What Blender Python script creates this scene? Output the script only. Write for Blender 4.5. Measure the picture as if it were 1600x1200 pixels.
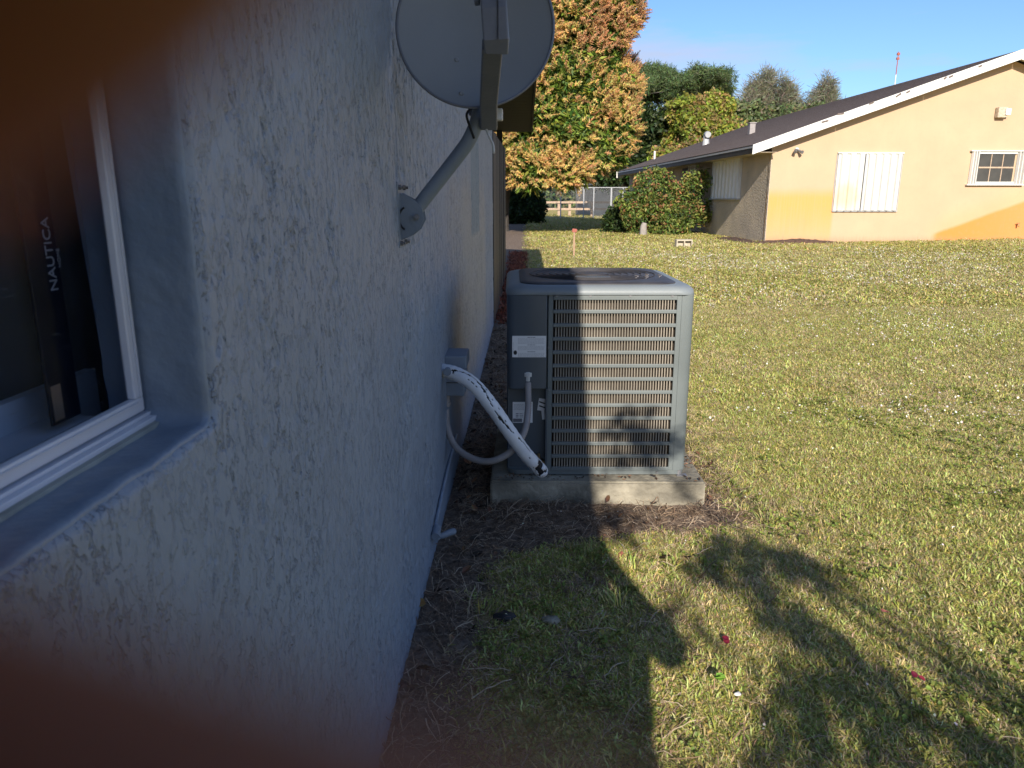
import bpy, math, random
import numpy as np
from mathutils import Vector, Matrix, Euler, Quaternion

random.seed(7); rng = np.random.default_rng(7)
S = bpy.context.scene
for o in list(bpy.data.objects): bpy.data.objects.remove(o)
COL = S.collection
R = math.radians

# ------------------------------------------------------------------ camera
EYE = Vector((0, 0, 1.4))
cam_d = bpy.data.cameras.new('camera'); cam = bpy.data.objects.new('camera', cam_d); COL.objects.link(cam)
cam.location = EYE; cam.rotation_euler = (R(90 - 14.05), 0, R(1.15))
cam_d.lens = 26.0; cam_d.sensor_width = 36; cam_d.clip_start = 0.0005; cam_d.clip_end = 1500
cam_d.dof.use_dof = True; cam_d.dof.focus_distance = 4.5; cam_d.dof.aperture_fstop = 10.8
S.camera = cam
CM = Matrix.Translation(EYE) @ cam.rotation_euler.to_matrix().to_4x4()

# ------------------------------------------------------------------ world, sun, exposure
SUN_EL, SUN_AZ = 26.0, 182.6
w = bpy.data.worlds.new('World'); S.world = w; w.use_nodes = True
nt = w.node_tree; nt.nodes.clear()
def N(t, typ, **k):
    n = t.nodes.new(typ)
    for a, b in k.items(): setattr(n, a, b)
    return n
out = N(nt, 'ShaderNodeOutputWorld'); bg = N(nt, 'ShaderNodeBackground'); bg.inputs[1].default_value = 0.105
sky = N(nt, 'ShaderNodeTexSky'); sky.sky_type = 'NISHITA'; sky.sun_disc = False
sky.sun_elevation = R(SUN_EL); sky.sun_rotation = R(SUN_AZ); sky.air_density = 1.0; sky.dust_density = 0.5; sky.ozone_density = 3.5
tc = N(nt, 'ShaderNodeTexCoord'); mp = N(nt, 'ShaderNodeMapping'); mp.inputs['Scale'].default_value = (1.1, 1.1, 6.0)
mp.inputs['Location'].default_value = (0.35, 0.1, 0.3)
nz = N(nt, 'ShaderNodeTexNoise'); nz.inputs['Scale'].default_value = 1.6; nz.inputs['Detail'].default_value = 9; nz.inputs['Roughness'].default_value = 0.55
rp = N(nt, 'ShaderNodeValToRGB'); rp.color_ramp.elements[0].position = 0.51; rp.color_ramp.elements[1].position = 0.64
rp.color_ramp.elements[0].color = (0, 0, 0, 1); rp.color_ramp.elements[1].color = (0.8, 0.8, 0.8, 1)
mx = N(nt, 'ShaderNodeMixRGB'); mx.inputs[2].default_value = (3.5, 3.8, 4.8, 1)
nt.links.new(tc.outputs['Generated'], mp.inputs[0]); nt.links.new(mp.outputs[0], nz.inputs[0]); nt.links.new(nz.outputs[0], rp.inputs[0])
sz = N(nt, 'ShaderNodeSeparateXYZ'); nt.links.new(tc.outputs['Generated'], sz.inputs[0])
mh = N(nt, 'ShaderNodeMapRange'); mh.inputs[1].default_value = .09; mh.inputs[2].default_value = .21; mh.inputs[3].default_value = .20; mh.inputs[4].default_value = 0; nt.links.new(sz.outputs[2], mh.inputs[0])
ad = N(nt, 'ShaderNodeMath', operation='ADD'); nt.links.new(nz.outputs[0], ad.inputs[0]); nt.links.new(mh.outputs[0], ad.inputs[1]); nt.links.new(ad.outputs[0], rp.inputs[0])
nt.links.new(rp.outputs[0], mx.inputs[0]); sm = N(nt, 'ShaderNodeMixRGB'); sm.blend_type = 'MULTIPLY'; sm.inputs[0].default_value = 1; sm.inputs[2].default_value = (.70, .82, 1.0, 1); nt.links.new(sky.outputs[0], sm.inputs[1]); nt.links.new(sm.outputs[0], mx.inputs[1]); nt.links.new(mx.outputs[0], bg.inputs[0]); nt.links.new(bg.outputs[0], out.inputs[0])
sd_ = bpy.data.lights.new('sun', 'SUN'); sun = bpy.data.objects.new('sun', sd_); COL.objects.link(sun)
sd_.energy = 4.8; sd_.angle = R(0.53); sd_.color = (1.0, 0.91, 0.79)
SD = Vector((math.sin(R(SUN_AZ)), math.cos(R(SUN_AZ)), math.tan(R(SUN_EL)))).normalized()   # towards the sun
sun.rotation_euler = SD.to_track_quat('Z', 'Y').to_euler(); sun.location = (0, -20, 15)
S.view_settings.view_transform = 'Standard'; S.view_settings.look = 'None'
S.view_settings.exposure = 0.70; S.view_settings.gamma = 1.0; S.view_settings.use_curve_mapping = False
S.render.engine = 'CYCLES'
try:
    S.cycles.max_bounces = 8; S.cycles.transparent_max_bounces = 8; S.cycles.sample_clamp_indirect = 5
except Exception: pass

# ------------------------------------------------------------------ helpers
def vnoise(x, y, seed=0):
    xi = np.floor(x).astype(np.int64); yi = np.floor(y).astype(np.int64); fx = x - xi; fy = y - yi
    def h(a, b):
        n = (a * 374761393 + b * 668265263 + seed * 974634777) & 0xffffffff
        n = ((n ^ (n >> 13)) * 1274126177) & 0xffffffff
        return ((n ^ (n >> 16)) & 0xffffff) / float(0xffffff)
    u = fx * fx * fx * (fx * (fx * 6 - 15) + 10); v = fy * fy * fy * (fy * (fy * 6 - 15) + 10)
    return (h(xi, yi) * (1 - u) + h(xi + 1, yi) * u) * (1 - v) + (h(xi, yi + 1) * (1 - u) + h(xi + 1, yi + 1) * u) * v * 1.0
def fbm(x, y, o=4, seed=0, g=0.5):
    s = 0; a = 1; t = 0
    for i in range(o):
        s = s + a * (vnoise(x + 17.3 * i, y - 9.1 * i, seed + i) - 0.5) * 2; t += a; a *= g; x = x * 2.03; y = y * 2.03
    return s / t
def sstep(a, b, x):
    t = np.clip((x - a) / (b - a), 0, 1); return t * t * (3 - 2 * t)
def G(x, y):
    x = np.asarray(x, float); y = np.asarray(y, float)
    z = 0.2 * sstep(5, 18, y) + 0.12 * sstep(8, 16, x) * sstep(8, 20, y)
    return z
def Gz(x, y): return float(G(x, y))

def obj(name, me, parent=None, label=None, cat=None, group=None, kind=None):
    o = bpy.data.objects.new(name, me); COL.objects.link(o)
    if parent is not None: o.parent = parent
    if label: o['label'] = label
    if cat: o['category'] = cat
    if group: o['group'] = group
    if kind: o['kind'] = kind
    return o
def empty(name, loc, label, cat, group=None, rz=0, rot=None):
    o = obj(name, None, None, label, cat, group); o.location = loc
    o.rotation_euler = rot if rot is not None else (0, 0, rz); o.empty_display_size = .1
    return o
def cr(P, n=6):
    P = [Vector(p) for p in P]; out = []
    if len(P) < 3: return P
    E = [P[0] * 2 - P[1]] + P + [P[-1] * 2 - P[-2]]
    for i in range(1, len(E) - 2):
        a, b, c, d = E[i-1], E[i], E[i+1], E[i+2]
        for k in range(n):
            t = k / n
            out.append(0.5 * ((2*b) + (c-a)*t + (2*a-5*b+4*c-d)*t*t + (3*b-a-3*c+d)*t**3))
    out.append(P[-1]); return out
class MB:
    def __init__(s): s.v = []; s.f = []; s.m = []
    def add(s, v, f, mi=0):
        b = len(s.v); s.v += [tuple(p) for p in v]; s.f += [tuple(i + b for i in q) for q in f]; s.m += [mi] * len(f); return s
    def box(s, c, d, rot=None, mi=0):
        hx, hy, hz = d[0]/2, d[1]/2, d[2]/2
        V = [Vector((x, y, z)) for x in (-hx, hx) for y in (-hy, hy) for z in (-hz, hz)]
        if rot is not None: M = Euler(rot).to_matrix(); V = [M @ p for p in V]
        V = [p + Vector(c) for p in V]
        return s.add(V, [(0,1,3,2), (4,6,7,5), (0,4,5,1), (2,3,7,6), (0,2,6,4), (1,5,7,3)], mi)
    def bb(s, x0, x1, y0, y1, z0, z1, mi=0): return s.box(((x0+x1)/2, (y0+y1)/2, (z0+z1)/2), (x1-x0, y1-y0, z1-z0), None, mi)
    def tube(s, P, r, n=10, smooth=0, caps=True, round_=False, flat=1.0, mi=0):
        P = [Vector(p) for p in P]
        rr = list(r) if hasattr(r, '__len__') else [r] * len(P)
        if smooth:
            k = len(P); P2 = cr(P, smooth); rr = [float(np.interp(i / (len(P2)-1) * (k-1), range(k), rr)) for i in range(len(P2))]; P = P2
        if round_:
            a, b = P[0] - P[1], P[-1] - P[-2]; a.normalize(); b.normalize()
            pre = [(P[0] + a * rr[0] * math.sin(t), rr[0] * math.cos(t)) for t in (1.5, 1.2, .85, .45)]
            post = [(P[-1] + b * rr[-1] * math.sin(t), rr[-1] * math.cos(t)) for t in (.45, .85, 1.2, 1.5)]
            P = [p[0] for p in pre] + P + [p[0] for p in post]; rr = [p[1] for p in pre] + rr + [p[1] for p in post]
        t0 = (P[1] - P[0]).normalized(); up = Vector((0, 0, 1)) if abs(t0.z) < .9 else Vector((1, 0, 0))
        a = t0.cross(up).normalized(); V = []; pt = t0
        for i, p in enumerate(P):
            t = (P[min(i+1, len(P)-1)] - P[max(i-1, 0)]).normalized()
            a = pt.rotation_difference(t) @ a; pt = t; b = t.cross(a).normalized()
            for k in range(n):
                q = 2 * math.pi * k / n; V.append(p + a * math.cos(q) * rr[i] + b * math.sin(q) * rr[i] * flat)
        F = [(i*n + k, i*n + (k+1) % n, (i+1)*n + (k+1) % n, (i+1)*n + k) for i in range(len(P)-1) for k in range(n)]
        if caps: F += [tuple(range(n))[::-1], tuple(range((len(P)-1)*n, len(P)*n))]
        return s.add(V, F, mi)
    def loft(s, rings, cap0=True, cap1=True, mi=0):
        n = len(rings[0]); V = [p for r in rings for p in r]
        F = [(i*n + k, i*n + (k+1) % n, (i+1)*n + (k+1) % n, (i+1)*n + k) for i in range(len(rings)-1) for k in range(n)]
        if cap0: F.append(tuple(range(n))[::-1])
        if cap1: F.append(tuple(range((len(rings)-1)*n, len(rings)*n)))
        return s.add(V, F, mi)
    def prism(s, outline, axis, a, b, mi=0):   # outline 2D, extruded along axis
        def P(q, t): return {'x': (t, q[0], q[1]), 'y': (q[0], t, q[1]), 'z': (q[0], q[1], t)}[axis]
        return s.loft([[P(q, a) for q in outline], [P(q, b) for q in outline]], mi=mi)
    def mesh(s, name, mats, smooth=False):
        me = bpy.data.meshes.new(name); me.from_pydata(s.v, [], s.f)
        for m in (mats if isinstance(mats, (list, tuple)) else [mats]): me.materials.append(m)
        if any(s.m): me.polygons.foreach_set('material_index', s.m)
        bmn = __import__('bmesh'); b = bmn.new(); b.from_mesh(me); bmn.ops.recalc_face_normals(b, faces=b.faces); b.to_mesh(me); b.free()
        if smooth:
            me.shade_smooth()
            if smooth is not True: me.set_sharp_from_angle(angle=R(smooth))
        me.update(); return me
    def build(s, name, mats, parent=None, smooth=False, bevel=0, seg=2, **k):
        o = obj(name, s.mesh(name, mats, smooth), parent, **k)
        if bevel:
            m = o.modifiers.new('b', 'BEVEL'); m.width = bevel; m.segments = seg; m.limit_method = 'ANGLE'; m.angle_limit = R(40)
        return o
def rrect(x0, x1, y0, y1, r, n=6):
    o = []
    for cx, cy, a in ((x1-r, y1-r, 0), (x0+r, y1-r, 90), (x0+r, y0+r, 180), (x1-r, y0+r, 270)):
        for k in range(n+1): t = R(a + 90*k/n); o.append((cx + r*math.cos(t), cy + r*math.sin(t)))
    return o
def grid_mesh(name, X, Y, Z, mat, keep=None, smooth=True, flip=False):
    h, wd = X.shape; me = bpy.data.meshes.new(name)
    idx = np.arange(h*wd).reshape(h, wd)
    q = np.stack([idx[:-1, :-1], idx[:-1, 1:], idx[1:, 1:], idx[1:, :-1]], -1).reshape(-1, 4)
    if flip: q = q[:, ::-1]
    if keep is not None: q = q[(keep[:-1, :-1] & keep[:-1, 1:] & keep[1:, 1:] & keep[1:, :-1]).ravel()]
    me.vertices.add(h*wd); me.vertices.foreach_set('co', np.stack([X, Y, Z], -1).astype(np.float32).ravel())
    me.loops.add(q.size); me.loops.foreach_set('vertex_index', q.astype(np.int32).ravel())
    me.polygons.add(len(q)); me.polygons.foreach_set('loop_start', (np.arange(len(q))*4).astype(np.int32))
    me.polygons.foreach_set('loop_total', np.full(len(q), 4, np.int32))
    me.materials.append(mat); me.update(calc_edges=True)
    if smooth: me.shade_smooth()
    return me

# ------------------------------------------------------------------ materials
def pmat(name, c, rough=.6, var=.12, vs=6, c2=None, bump=0, bs=40, metal=0, spec=.5, coords='Object', stretch=(1,1,1), detail=5, emit=None, dist=.01):
    m = bpy.data.materials.new(name); m.use_nodes = True; t = m.node_tree; P = t.nodes['Principled BSDF']
    P.inputs['Roughness'].default_value = rough; P.inputs['Metallic'].default_value = metal
    P.inputs['Specular IOR Level'].default_value = spec
    tcn = N(t, 'ShaderNodeTexCoord'); mpn = N(t, 'ShaderNodeMapping'); mpn.inputs['Scale'].default_value = stretch
    t.links.new(tcn.outputs[coords], mpn.inputs[0])
    n1 = N(t, 'ShaderNodeTexNoise'); n1.inputs['Scale'].default_value = vs; n1.inputs['Detail'].default_value = detail
    t.links.new(mpn.outputs[0], n1.inputs[0])
    r = N(t, 'ShaderNodeValToRGB'); r.color_ramp.elements[0].position = .3; r.color_ramp.elements[1].position = .7
    a = tuple(max(0, x*(1-var)) for x in c); b = c2 if c2 else tuple(min(1, x*(1+var)) for x in c)
    r.color_ramp.elements[0].color = (*a, 1); r.color_ramp.elements[1].color = (*b, 1)
    t.links.new(n1.outputs[0], r.inputs[0]); t.links.new(r.outputs[0], P.inputs['Base Color'])
    if bump:
        n2 = N(t, 'ShaderNodeTexNoise'); n2.inputs['Scale'].default_value = bs; n2.inputs['Detail'].default_value = 4
        t.links.new(mpn.outputs[0], n2.inputs[0]); bn = N(t, 'ShaderNodeBump'); bn.inputs['Strength'].default_value = bump; bn.inputs['Distance'].default_value = dist
        t.links.new(n2.outputs[0], bn.inputs['Height']); t.links.new(bn.outputs[0], P.inputs['Normal'])
    m['_'] = 1; return m
def leafmat(name, trans=.3, rough=.55, vary=.35):
    m = bpy.data.materials.new(name); m.use_nodes = True; t = m.node_tree; P = t.nodes['Principled BSDF']; O = t.nodes['Material Output']
    P.inputs['Roughness'].default_value = rough; P.inputs['Specular IOR Level'].default_value = .3
    at = N(t, 'ShaderNodeAttribute'); at.attribute_name = 'col'
    oi = N(t, 'ShaderNodeObjectInfo'); mr = N(t, 'ShaderNodeMapRange'); mr.inputs[3].default_value = 1-vary; mr.inputs[4].default_value = 1+vary
    hs = N(t, 'ShaderNodeHueSaturation'); t.links.new(oi.outputs['Random'], mr.inputs[0]); t.links.new(mr.outputs[0], hs.inputs['Value'])
    t.links.new(at.outputs['Color'], hs.inputs['Color']); t.links.new(hs.outputs[0], P.inputs['Base Color'])
    tr = N(t, 'ShaderNodeBsdfTranslucent'); t.links.new(hs.outputs[0], tr.inputs[0]); ms = N(t, 'ShaderNodeMixShader'); ms.inputs[0].default_value = trans
    t.links.new(P.outputs[0], ms.inputs[1]); t.links.new(tr.outputs[0], ms.inputs[2]); t.links.new(ms.outputs[0], O.inputs[0])
    return m
M = {}
M['leaf'] = leafmat('leaf'); M['grass'] = leafmat('grass_blade', .25, .6, .3)

def wall_paint():
    m = pmat('painted_stucco', (.245, .295, .365), .55, .07, 2.2, spec=.35)
    t = m.node_tree; P = t.nodes['Principled BSDF']
    src = P.inputs['Base Color'].links[0].from_socket
    geo = N(t, 'ShaderNodeNewGeometry'); sx = N(t, 'ShaderNodeSeparateXYZ'); t.links.new(geo.outputs['Position'], sx.inputs[0])
    nn = N(t, 'ShaderNodeTexNoise'); nn.inputs['Scale'].default_value = 3.0; nn.inputs['Detail'].default_value = 5; t.links.new(geo.outputs['Position'], nn.inputs[0])
    def band(sock, lo, hi, soft, jit=.0):
        a = N(t, 'ShaderNodeMath', operation='MULTIPLY_ADD'); t.links.new(nn.outputs[0], a.inputs[0]); a.inputs[1].default_value = jit; t.links.new(sock, a.inputs[2])
        u = N(t, 'ShaderNodeMapRange'); u.interpolation_type = 'SMOOTHSTEP'; t.links.new(a.outputs[0], u.inputs[0]); u.inputs[1].default_value = lo - soft + jit/2; u.inputs[2].default_value = lo + soft + jit/2
        v = N(t, 'ShaderNodeMapRange'); v.interpolation_type = 'SMOOTHSTEP'; t.links.new(a.outputs[0], v.inputs[0]); v.inputs[1].default_value = hi - soft + jit/2; v.inputs[2].default_value = hi + soft + jit/2
        v.inputs[3].default_value = 1; v.inputs[4].default_value = 0
        q = N(t, 'ShaderNodeMath', operation='MULTIPLY'); t.links.new(u.outputs[0], q.inputs[0]); t.links.new(v.outputs[0], q.inputs[1]); return q.outputs[0]
    def mul(a, b):
        q = N(t, 'ShaderNodeMath', operation='MULTIPLY'); t.links.new(a, q.inputs[0])
        if isinstance(b, float): q.inputs[1].default_value = b
        else: t.links.new(b, q.inputs[1])
        return q.outputs[0]
    def mix(fac, base, c):
        q = N(t, 'ShaderNodeMixRGB'); t.links.new(fac, q.inputs[0]); t.links.new(base, q.inputs[1]); q.inputs[2].default_value = (*c, 1); return q.outputs[0]
    Y, Z = sx.outputs[1], sx.outputs[2]
    # older, thinner warm paint above and beyond the fresh blue coat
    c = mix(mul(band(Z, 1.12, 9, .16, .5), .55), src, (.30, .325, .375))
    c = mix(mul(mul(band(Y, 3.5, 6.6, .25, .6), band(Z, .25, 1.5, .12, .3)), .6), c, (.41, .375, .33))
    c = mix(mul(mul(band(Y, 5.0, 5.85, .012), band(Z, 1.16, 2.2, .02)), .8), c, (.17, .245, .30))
    # trowel marks: short ragged pits with recess shade tinted into their colour, over a lightly pitted coat
    def noise(scale, det, st=(1, 1, .5), off=0., rough=.55, src_=None):
        mq = N(t, 'ShaderNodeMapping'); mq.inputs['Scale'].default_value = st; mq.inputs['Location'].default_value = (0, off, off)
        t.links.new(src_ or geo.outputs['Position'], mq.inputs[0]); q = N(t, 'ShaderNodeTexNoise'); q.inputs['Scale'].default_value = scale; q.inputs['Detail'].default_value = det; q.inputs['Roughness'].default_value = rough
        t.links.new(mq.outputs[0], q.inputs[0]); return q.outputs[0]
    def rng_(sock, a, b, lo=0., hi=1.):
        u = N(t, 'ShaderNodeMapRange'); u.interpolation_type = 'SMOOTHSTEP'; t.links.new(sock, u.inputs[0]); u.inputs[1].default_value = a; u.inputs[2].default_value = b; u.inputs[3].default_value = lo; u.inputs[4].default_value = hi; return u.outputs[0]
    def mth(op, a, b=None):
        q = N(t, 'ShaderNodeMath', operation=op)
        for i, v_ in enumerate((a, b)):
            if v_ is None: continue
            if isinstance(v_, (int, float)): q.inputs[i].default_value = v_
            else: t.links.new(v_, q.inputs[i])
        return q.outputs[0]
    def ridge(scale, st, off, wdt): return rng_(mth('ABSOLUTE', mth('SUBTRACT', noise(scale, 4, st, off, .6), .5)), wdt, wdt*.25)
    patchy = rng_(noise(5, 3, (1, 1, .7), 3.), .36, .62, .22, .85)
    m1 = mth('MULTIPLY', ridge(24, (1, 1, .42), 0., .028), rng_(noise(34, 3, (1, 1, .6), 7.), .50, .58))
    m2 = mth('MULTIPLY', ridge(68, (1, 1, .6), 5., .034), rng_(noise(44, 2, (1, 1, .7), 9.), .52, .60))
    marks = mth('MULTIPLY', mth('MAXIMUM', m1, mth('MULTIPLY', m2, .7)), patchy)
    plate = rng_(noise(27, 5, (1, 1, .5), 2., .65), .46, .52)
    hgt = mth('ADD', mth('ADD', mth('MULTIPLY', marks, -1.), mth('MULTIPLY', plate, .30)), mth('MULTIPLY', noise(120, 4, (1, 1, .8)), .30))
    bn = N(t, 'ShaderNodeBump'); bn.inputs['Strength'].default_value = 1.0; bn.inputs['Distance'].default_value = .0048; t.links.new(hgt, bn.inputs['Height']); t.links.new(bn.outputs[0], P.inputs['Normal'])
    c = mix(mth('MULTIPLY', marks, .07), c, (.10, .105, .115))  # faint dark tint paints shade into the pits
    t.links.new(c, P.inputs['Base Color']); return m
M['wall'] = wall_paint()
M['reveal'] = pmat('troweled_blue_paint', (.19, .245, .325), .45, .12, 6, c2=(.265, .315, .375), bump=.9, bs=30, dist=.006)
M['sill_edge'] = pmat('bare_plaster_edge', (.36, .36, .31), .7, .2, 20)
M['alu_white'] = pmat('white_aluminium', (.62, .63, .68), .35, .05, 8)
M['room'] = pmat('dim_room_paint', (.34, .33, .31), .8, .2, 3)
M['roomwhite'] = pmat('white_board', (.72, .76, .80), .7, .1, 3)
M['navy'] = pmat('navy_packaging', (.004, .006, .020), .5, .3, 9)
M['curtain'] = pmat('grey_curtain', (.62, .66, .72), .8, .2, 5)
M['lining'] = pmat('dark_curtain_lining', (.20, .20, .205), .85, .2, 5)
M['ink'] = pmat('pale_lettering', (.40, .41, .46), .5, .02, 5)
M['soffit'] = pmat('dark_stained_soffit', (.006, .005, .005), .8, .3, 8)
M['darkwood'] = pmat('dark_stained_board', (.026, .025, .029), .6, .35, 5, bump=.4, bs=30, stretch=(1, 1, .12))
M['shingle'] = pmat('brown_shingle', (.13, .098, .085), .9, .35, 30, c2=(.21, .165, .145), bump=.6, bs=60, dist=.02)
M['dish'] = pmat('grey_painted_dish', (.27, .28, .285), .45, .07, 3, bump=.04, bs=80)
M['dishdark'] = pmat('grey_painted_arm', (.17, .18, .21), .5, .1, 9, bump=.1, bs=90)
M['dishpaint'] = pmat('blue_grey_overpaint', (.18, .215, .26), .55, .1, 9, bump=.15, bs=60)
M['bolt'] = pmat('steel_bolt', (.22, .22, .23), .45, .2, 60, metal=.5)
M['ac'] = pmat('grey_green_enamel', (.135, .155, .155), .45, .16, 3, bump=.03, bs=90)
M['acdark'] = pmat('dark_slate_enamel', (.075, .09, .105), .4, .12, 4)
M['accap'] = pmat('grey_cap_plastic', (.20, .225, .235), .5, .06, 6, bump=.08, bs=120)
M['guard'] = pmat('dark_fan_guard', (.045, .042, .045), .5, .3, 15)
M['slat'] = pmat('dusty_louver', (.26, .235, .19), .7, .3, 5, c2=(.42, .37, .30))
M['coil'] = pmat('dirty_coil', (.05, .038, .028), .8, .5, 30)
M['sticker'] = pmat('white_sticker', (.72, .72, .72), .5, .03, 9)
M['print'] = pmat('grey_print', (.16, .16, .18), .6, .05, 9)
M['black'] = pmat('black_rubber', (.012, .012, .014), .6, .2, 30)
M['foamwhite'] = pmat('white_painted_foam', (.72, .73, .75), .5, .06, 18, bump=.3, bs=45, dist=.004)
M['conduit'] = pmat('grey_conduit', (.27, .245, .235), .6, .12, 14)
M['fitting'] = pmat('pale_fitting', (.52, .52, .50), .5, .08, 14)
M['brass'] = pmat('dull_brass', (.25, .17, .08), .5, .2, 30, metal=.6)
M['concrete'] = pmat('weathered_concrete', (.12, .11, .085), .9, .3, 5, c2=(.42, .38, .29), bump=1.0, bs=38, dist=.01)
M['block'] = pmat('cinder_block', (.42, .37, .28), .95, .15, 12, bump=.5, bs=70)
M['soil'] = pmat('dark_soil', (.085, .05, .035), .95, .4, 18, bump=1, bs=40, dist=.03)
M['mulch'] = pmat('red_mulch', (.25, .075, .045), .9, .4, 25)
M['stakewood'] = pmat('stake_wood', (.36, .23, .15), .8, .2, 15, stretch=(1, 1, .2))
M['redpaint'] = pmat('red_paint', (.30, .085, .06), .7, .2, 15)
M['white'] = pmat('white_paint', (.66, .65, .61), .5, .05, 5)
M['bark'] = pmat('grey_bark', (.075, .065, .058), .9, .35, 5, bump=.8, bs=12, dist=.05, stretch=(1, 1, .3))
M['palebark'] = pmat('pale_bark', (.26, .235, .21), .9, .25, 5, bump=.6, bs=12, dist=.05)
M['galv'] = pmat('galvanised_steel', (.42, .43, .44), .5, .1, 10, metal=.2)
M['railwood'] = pmat('tan_rail_wood', (.42, .31, .22), .8, .15, 10)  # plain tan wood, also used for sash and muntins
M['glassdark'] = pmat('dark_window_glass', (.06, .057, .05), .15, .2, 3)
M['skin'] = pmat('skin', (.27, .085, .035), .55, .06, 30, bump=.1, bs=900, dist=.0003)
M['shirt'] = pmat('blue_shirt', (.12, .16, .28), .8, .1, 20, bump=.3, bs=60)
M['jeans'] = pmat('dark_jeans', (.05, .065, .11), .85, .15, 20)
M['hair'] = pmat('dark_hair', (.02, .014, .01), .6, .3, 60, bump=.5, bs=120)
M['phone'] = pmat('phone_shell', (.02, .02, .025), .25, .1, 5)
M['skinsss'] = M['skin']; M['skin'].node_tree.nodes['Principled BSDF'].inputs['Subsurface Weight'].default_value = .25
M['skin'].node_tree.nodes['Principled BSDF'].inputs['Subsurface Radius'].default_value = (.004, .0012, .0006)
M['skin'].node_tree.nodes['Principled BSDF'].inputs['Subsurface Scale'].default_value = 1.0

def glass_mat(name, tint, rough=.02):
    m = bpy.data.materials.new(name); m.use_nodes = True; t = m.node_tree; t.nodes.clear()
    o = N(t, 'ShaderNodeOutputMaterial'); a = N(t, 'ShaderNodeBsdfTransparent'); a.inputs[0].default_value = (*tint, 1)
    g = N(t, 'ShaderNodeBsdfGlossy'); g.inputs['Roughness'].default_value = rough
    f = N(t, 'ShaderNodeFresnel'); f.inputs[0].default_value = 1.055; mxs = N(t, 'ShaderNodeMixShader')
    # faint dried rain streaks
    tcg = N(t, 'ShaderNodeTexCoord'); mpg = N(t, 'ShaderNodeMapping'); mpg.inputs['Scale'].default_value = (1, 9, 90); mpg.inputs['Rotation'].default_value = (R(12), 0, 0)
    ng = N(t, 'ShaderNodeTexNoise'); ng.inputs['Scale'].default_value = 6; ng.inputs['Detail'].default_value = 3
    rg = N(t, 'ShaderNodeMapRange'); rg.inputs[1].default_value = .66; rg.inputs[2].default_value = .8; rg.inputs[4].default_value = .13
    df = N(t, 'ShaderNodeBsdfDiffuse'); df.inputs[0].default_value = (.6, .6, .62, 1); m2 = N(t, 'ShaderNodeMixShader')
    t.links.new(tcg.outputs['Object'], mpg.inputs[0]); t.links.new(mpg.outputs[0], ng.inputs[0]); t.links.new(ng.outputs[0], rg.inputs[0])
    t.links.new(f.outputs[0], mxs.inputs[0]); t.links.new(a.outputs[0], mxs.inputs[1]); t.links.new(g.outputs[0], mxs.inputs[2])
    t.links.new(rg.outputs[0], m2.inputs[0]); t.links.new(mxs.outputs[0], m2.inputs[1]); t.links.new(df.outputs[0], m2.inputs[2]); t.links.new(m2.outputs[0], o.inputs[0])
    return m
M['glass'] = glass_mat('window_glass', (.88, .9, .93))

def ground_mat():
    m = bpy.data.materials.new('lawn_soil'); m.use_nodes = True; t = m.node_tree; P = t.nodes['Principled BSDF']; P.inputs['Roughness'].default_value = .95
    P.inputs['Specular IOR Level'].default_value = .15
    geo = N(t, 'ShaderNodeNewGeometry'); at = N(t, 'ShaderNodeAttribute'); at.attribute_name = 'turf'
    n1 = N(t, 'ShaderNodeTexNoise'); n1.inputs['Scale'].default_value = 28; n1.inputs['Detail'].default_value = 8; n1.inputs['Roughness'].default_value = .7
    n2 = N(t, 'ShaderNodeTexNoise'); n2.inputs['Scale'].default_value = .8; n2.inputs['Detail'].default_value = 5
    for n in (n1, n2): t.links.new(geo.outputs['Position'], n.inputs[0])
    r1 = N(t, 'ShaderNodeValToRGB'); e = r1.color_ramp.elements; e[0].position = .32; e[0].color = (.05, .036, .028, 1); e[1].position = .68; e[1].color = (.30, .23, .175, 1)
    r2 = N(t, 'ShaderNodeValToRGB'); e = r2.color_ramp.elements; e[0].position = .3; e[0].color = (.26, .22, .07, 1); e[1].position = .7; e[1].color = (.56, .46, .18, 1)
    r3 = N(t, 'ShaderNodeValToRGB'); e = r3.color_ramp.elements; e[0].position = .35; e[0].color = (.8, .95, .8, 1); e[1].position = .65; e[1].color = (1.15, 1.0, .9, 1)
    t.links.new(n1.outputs[0], r1.inputs[0]); t.links.new(n1.outputs[0], r2.inputs[0]); t.links.new(n2.outputs[0], r3.inputs[0])
    mm = N(t, 'ShaderNodeMixRGB'); mm.blend_type = 'MULTIPLY'; mm.inputs[0].default_value = 1; t.links.new(r2.outputs[0], mm.inputs[1]); t.links.new(r3.outputs[0], mm.inputs[2])
    m1 = N(t, 'ShaderNodeMixRGB'); t.links.new(at.outputs['Fac'], m1.inputs[0]); t.links.new(r1.outputs[0], m1.inputs[1]); t.links.new(mm.outputs[0], m1.inputs[2])
    t.links.new(m1.outputs[0], P.inputs['Base Color'])
    b = N(t, 'ShaderNodeBump'); b.inputs['Strength'].default_value = .8; b.inputs['Distance'].default_value = .02; t.links.new(n1.outputs[0], b.inputs['Height']); t.links.new(b.outputs[0], P.inputs['Normal'])
    return m
M['ground'] = ground_mat()

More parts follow.
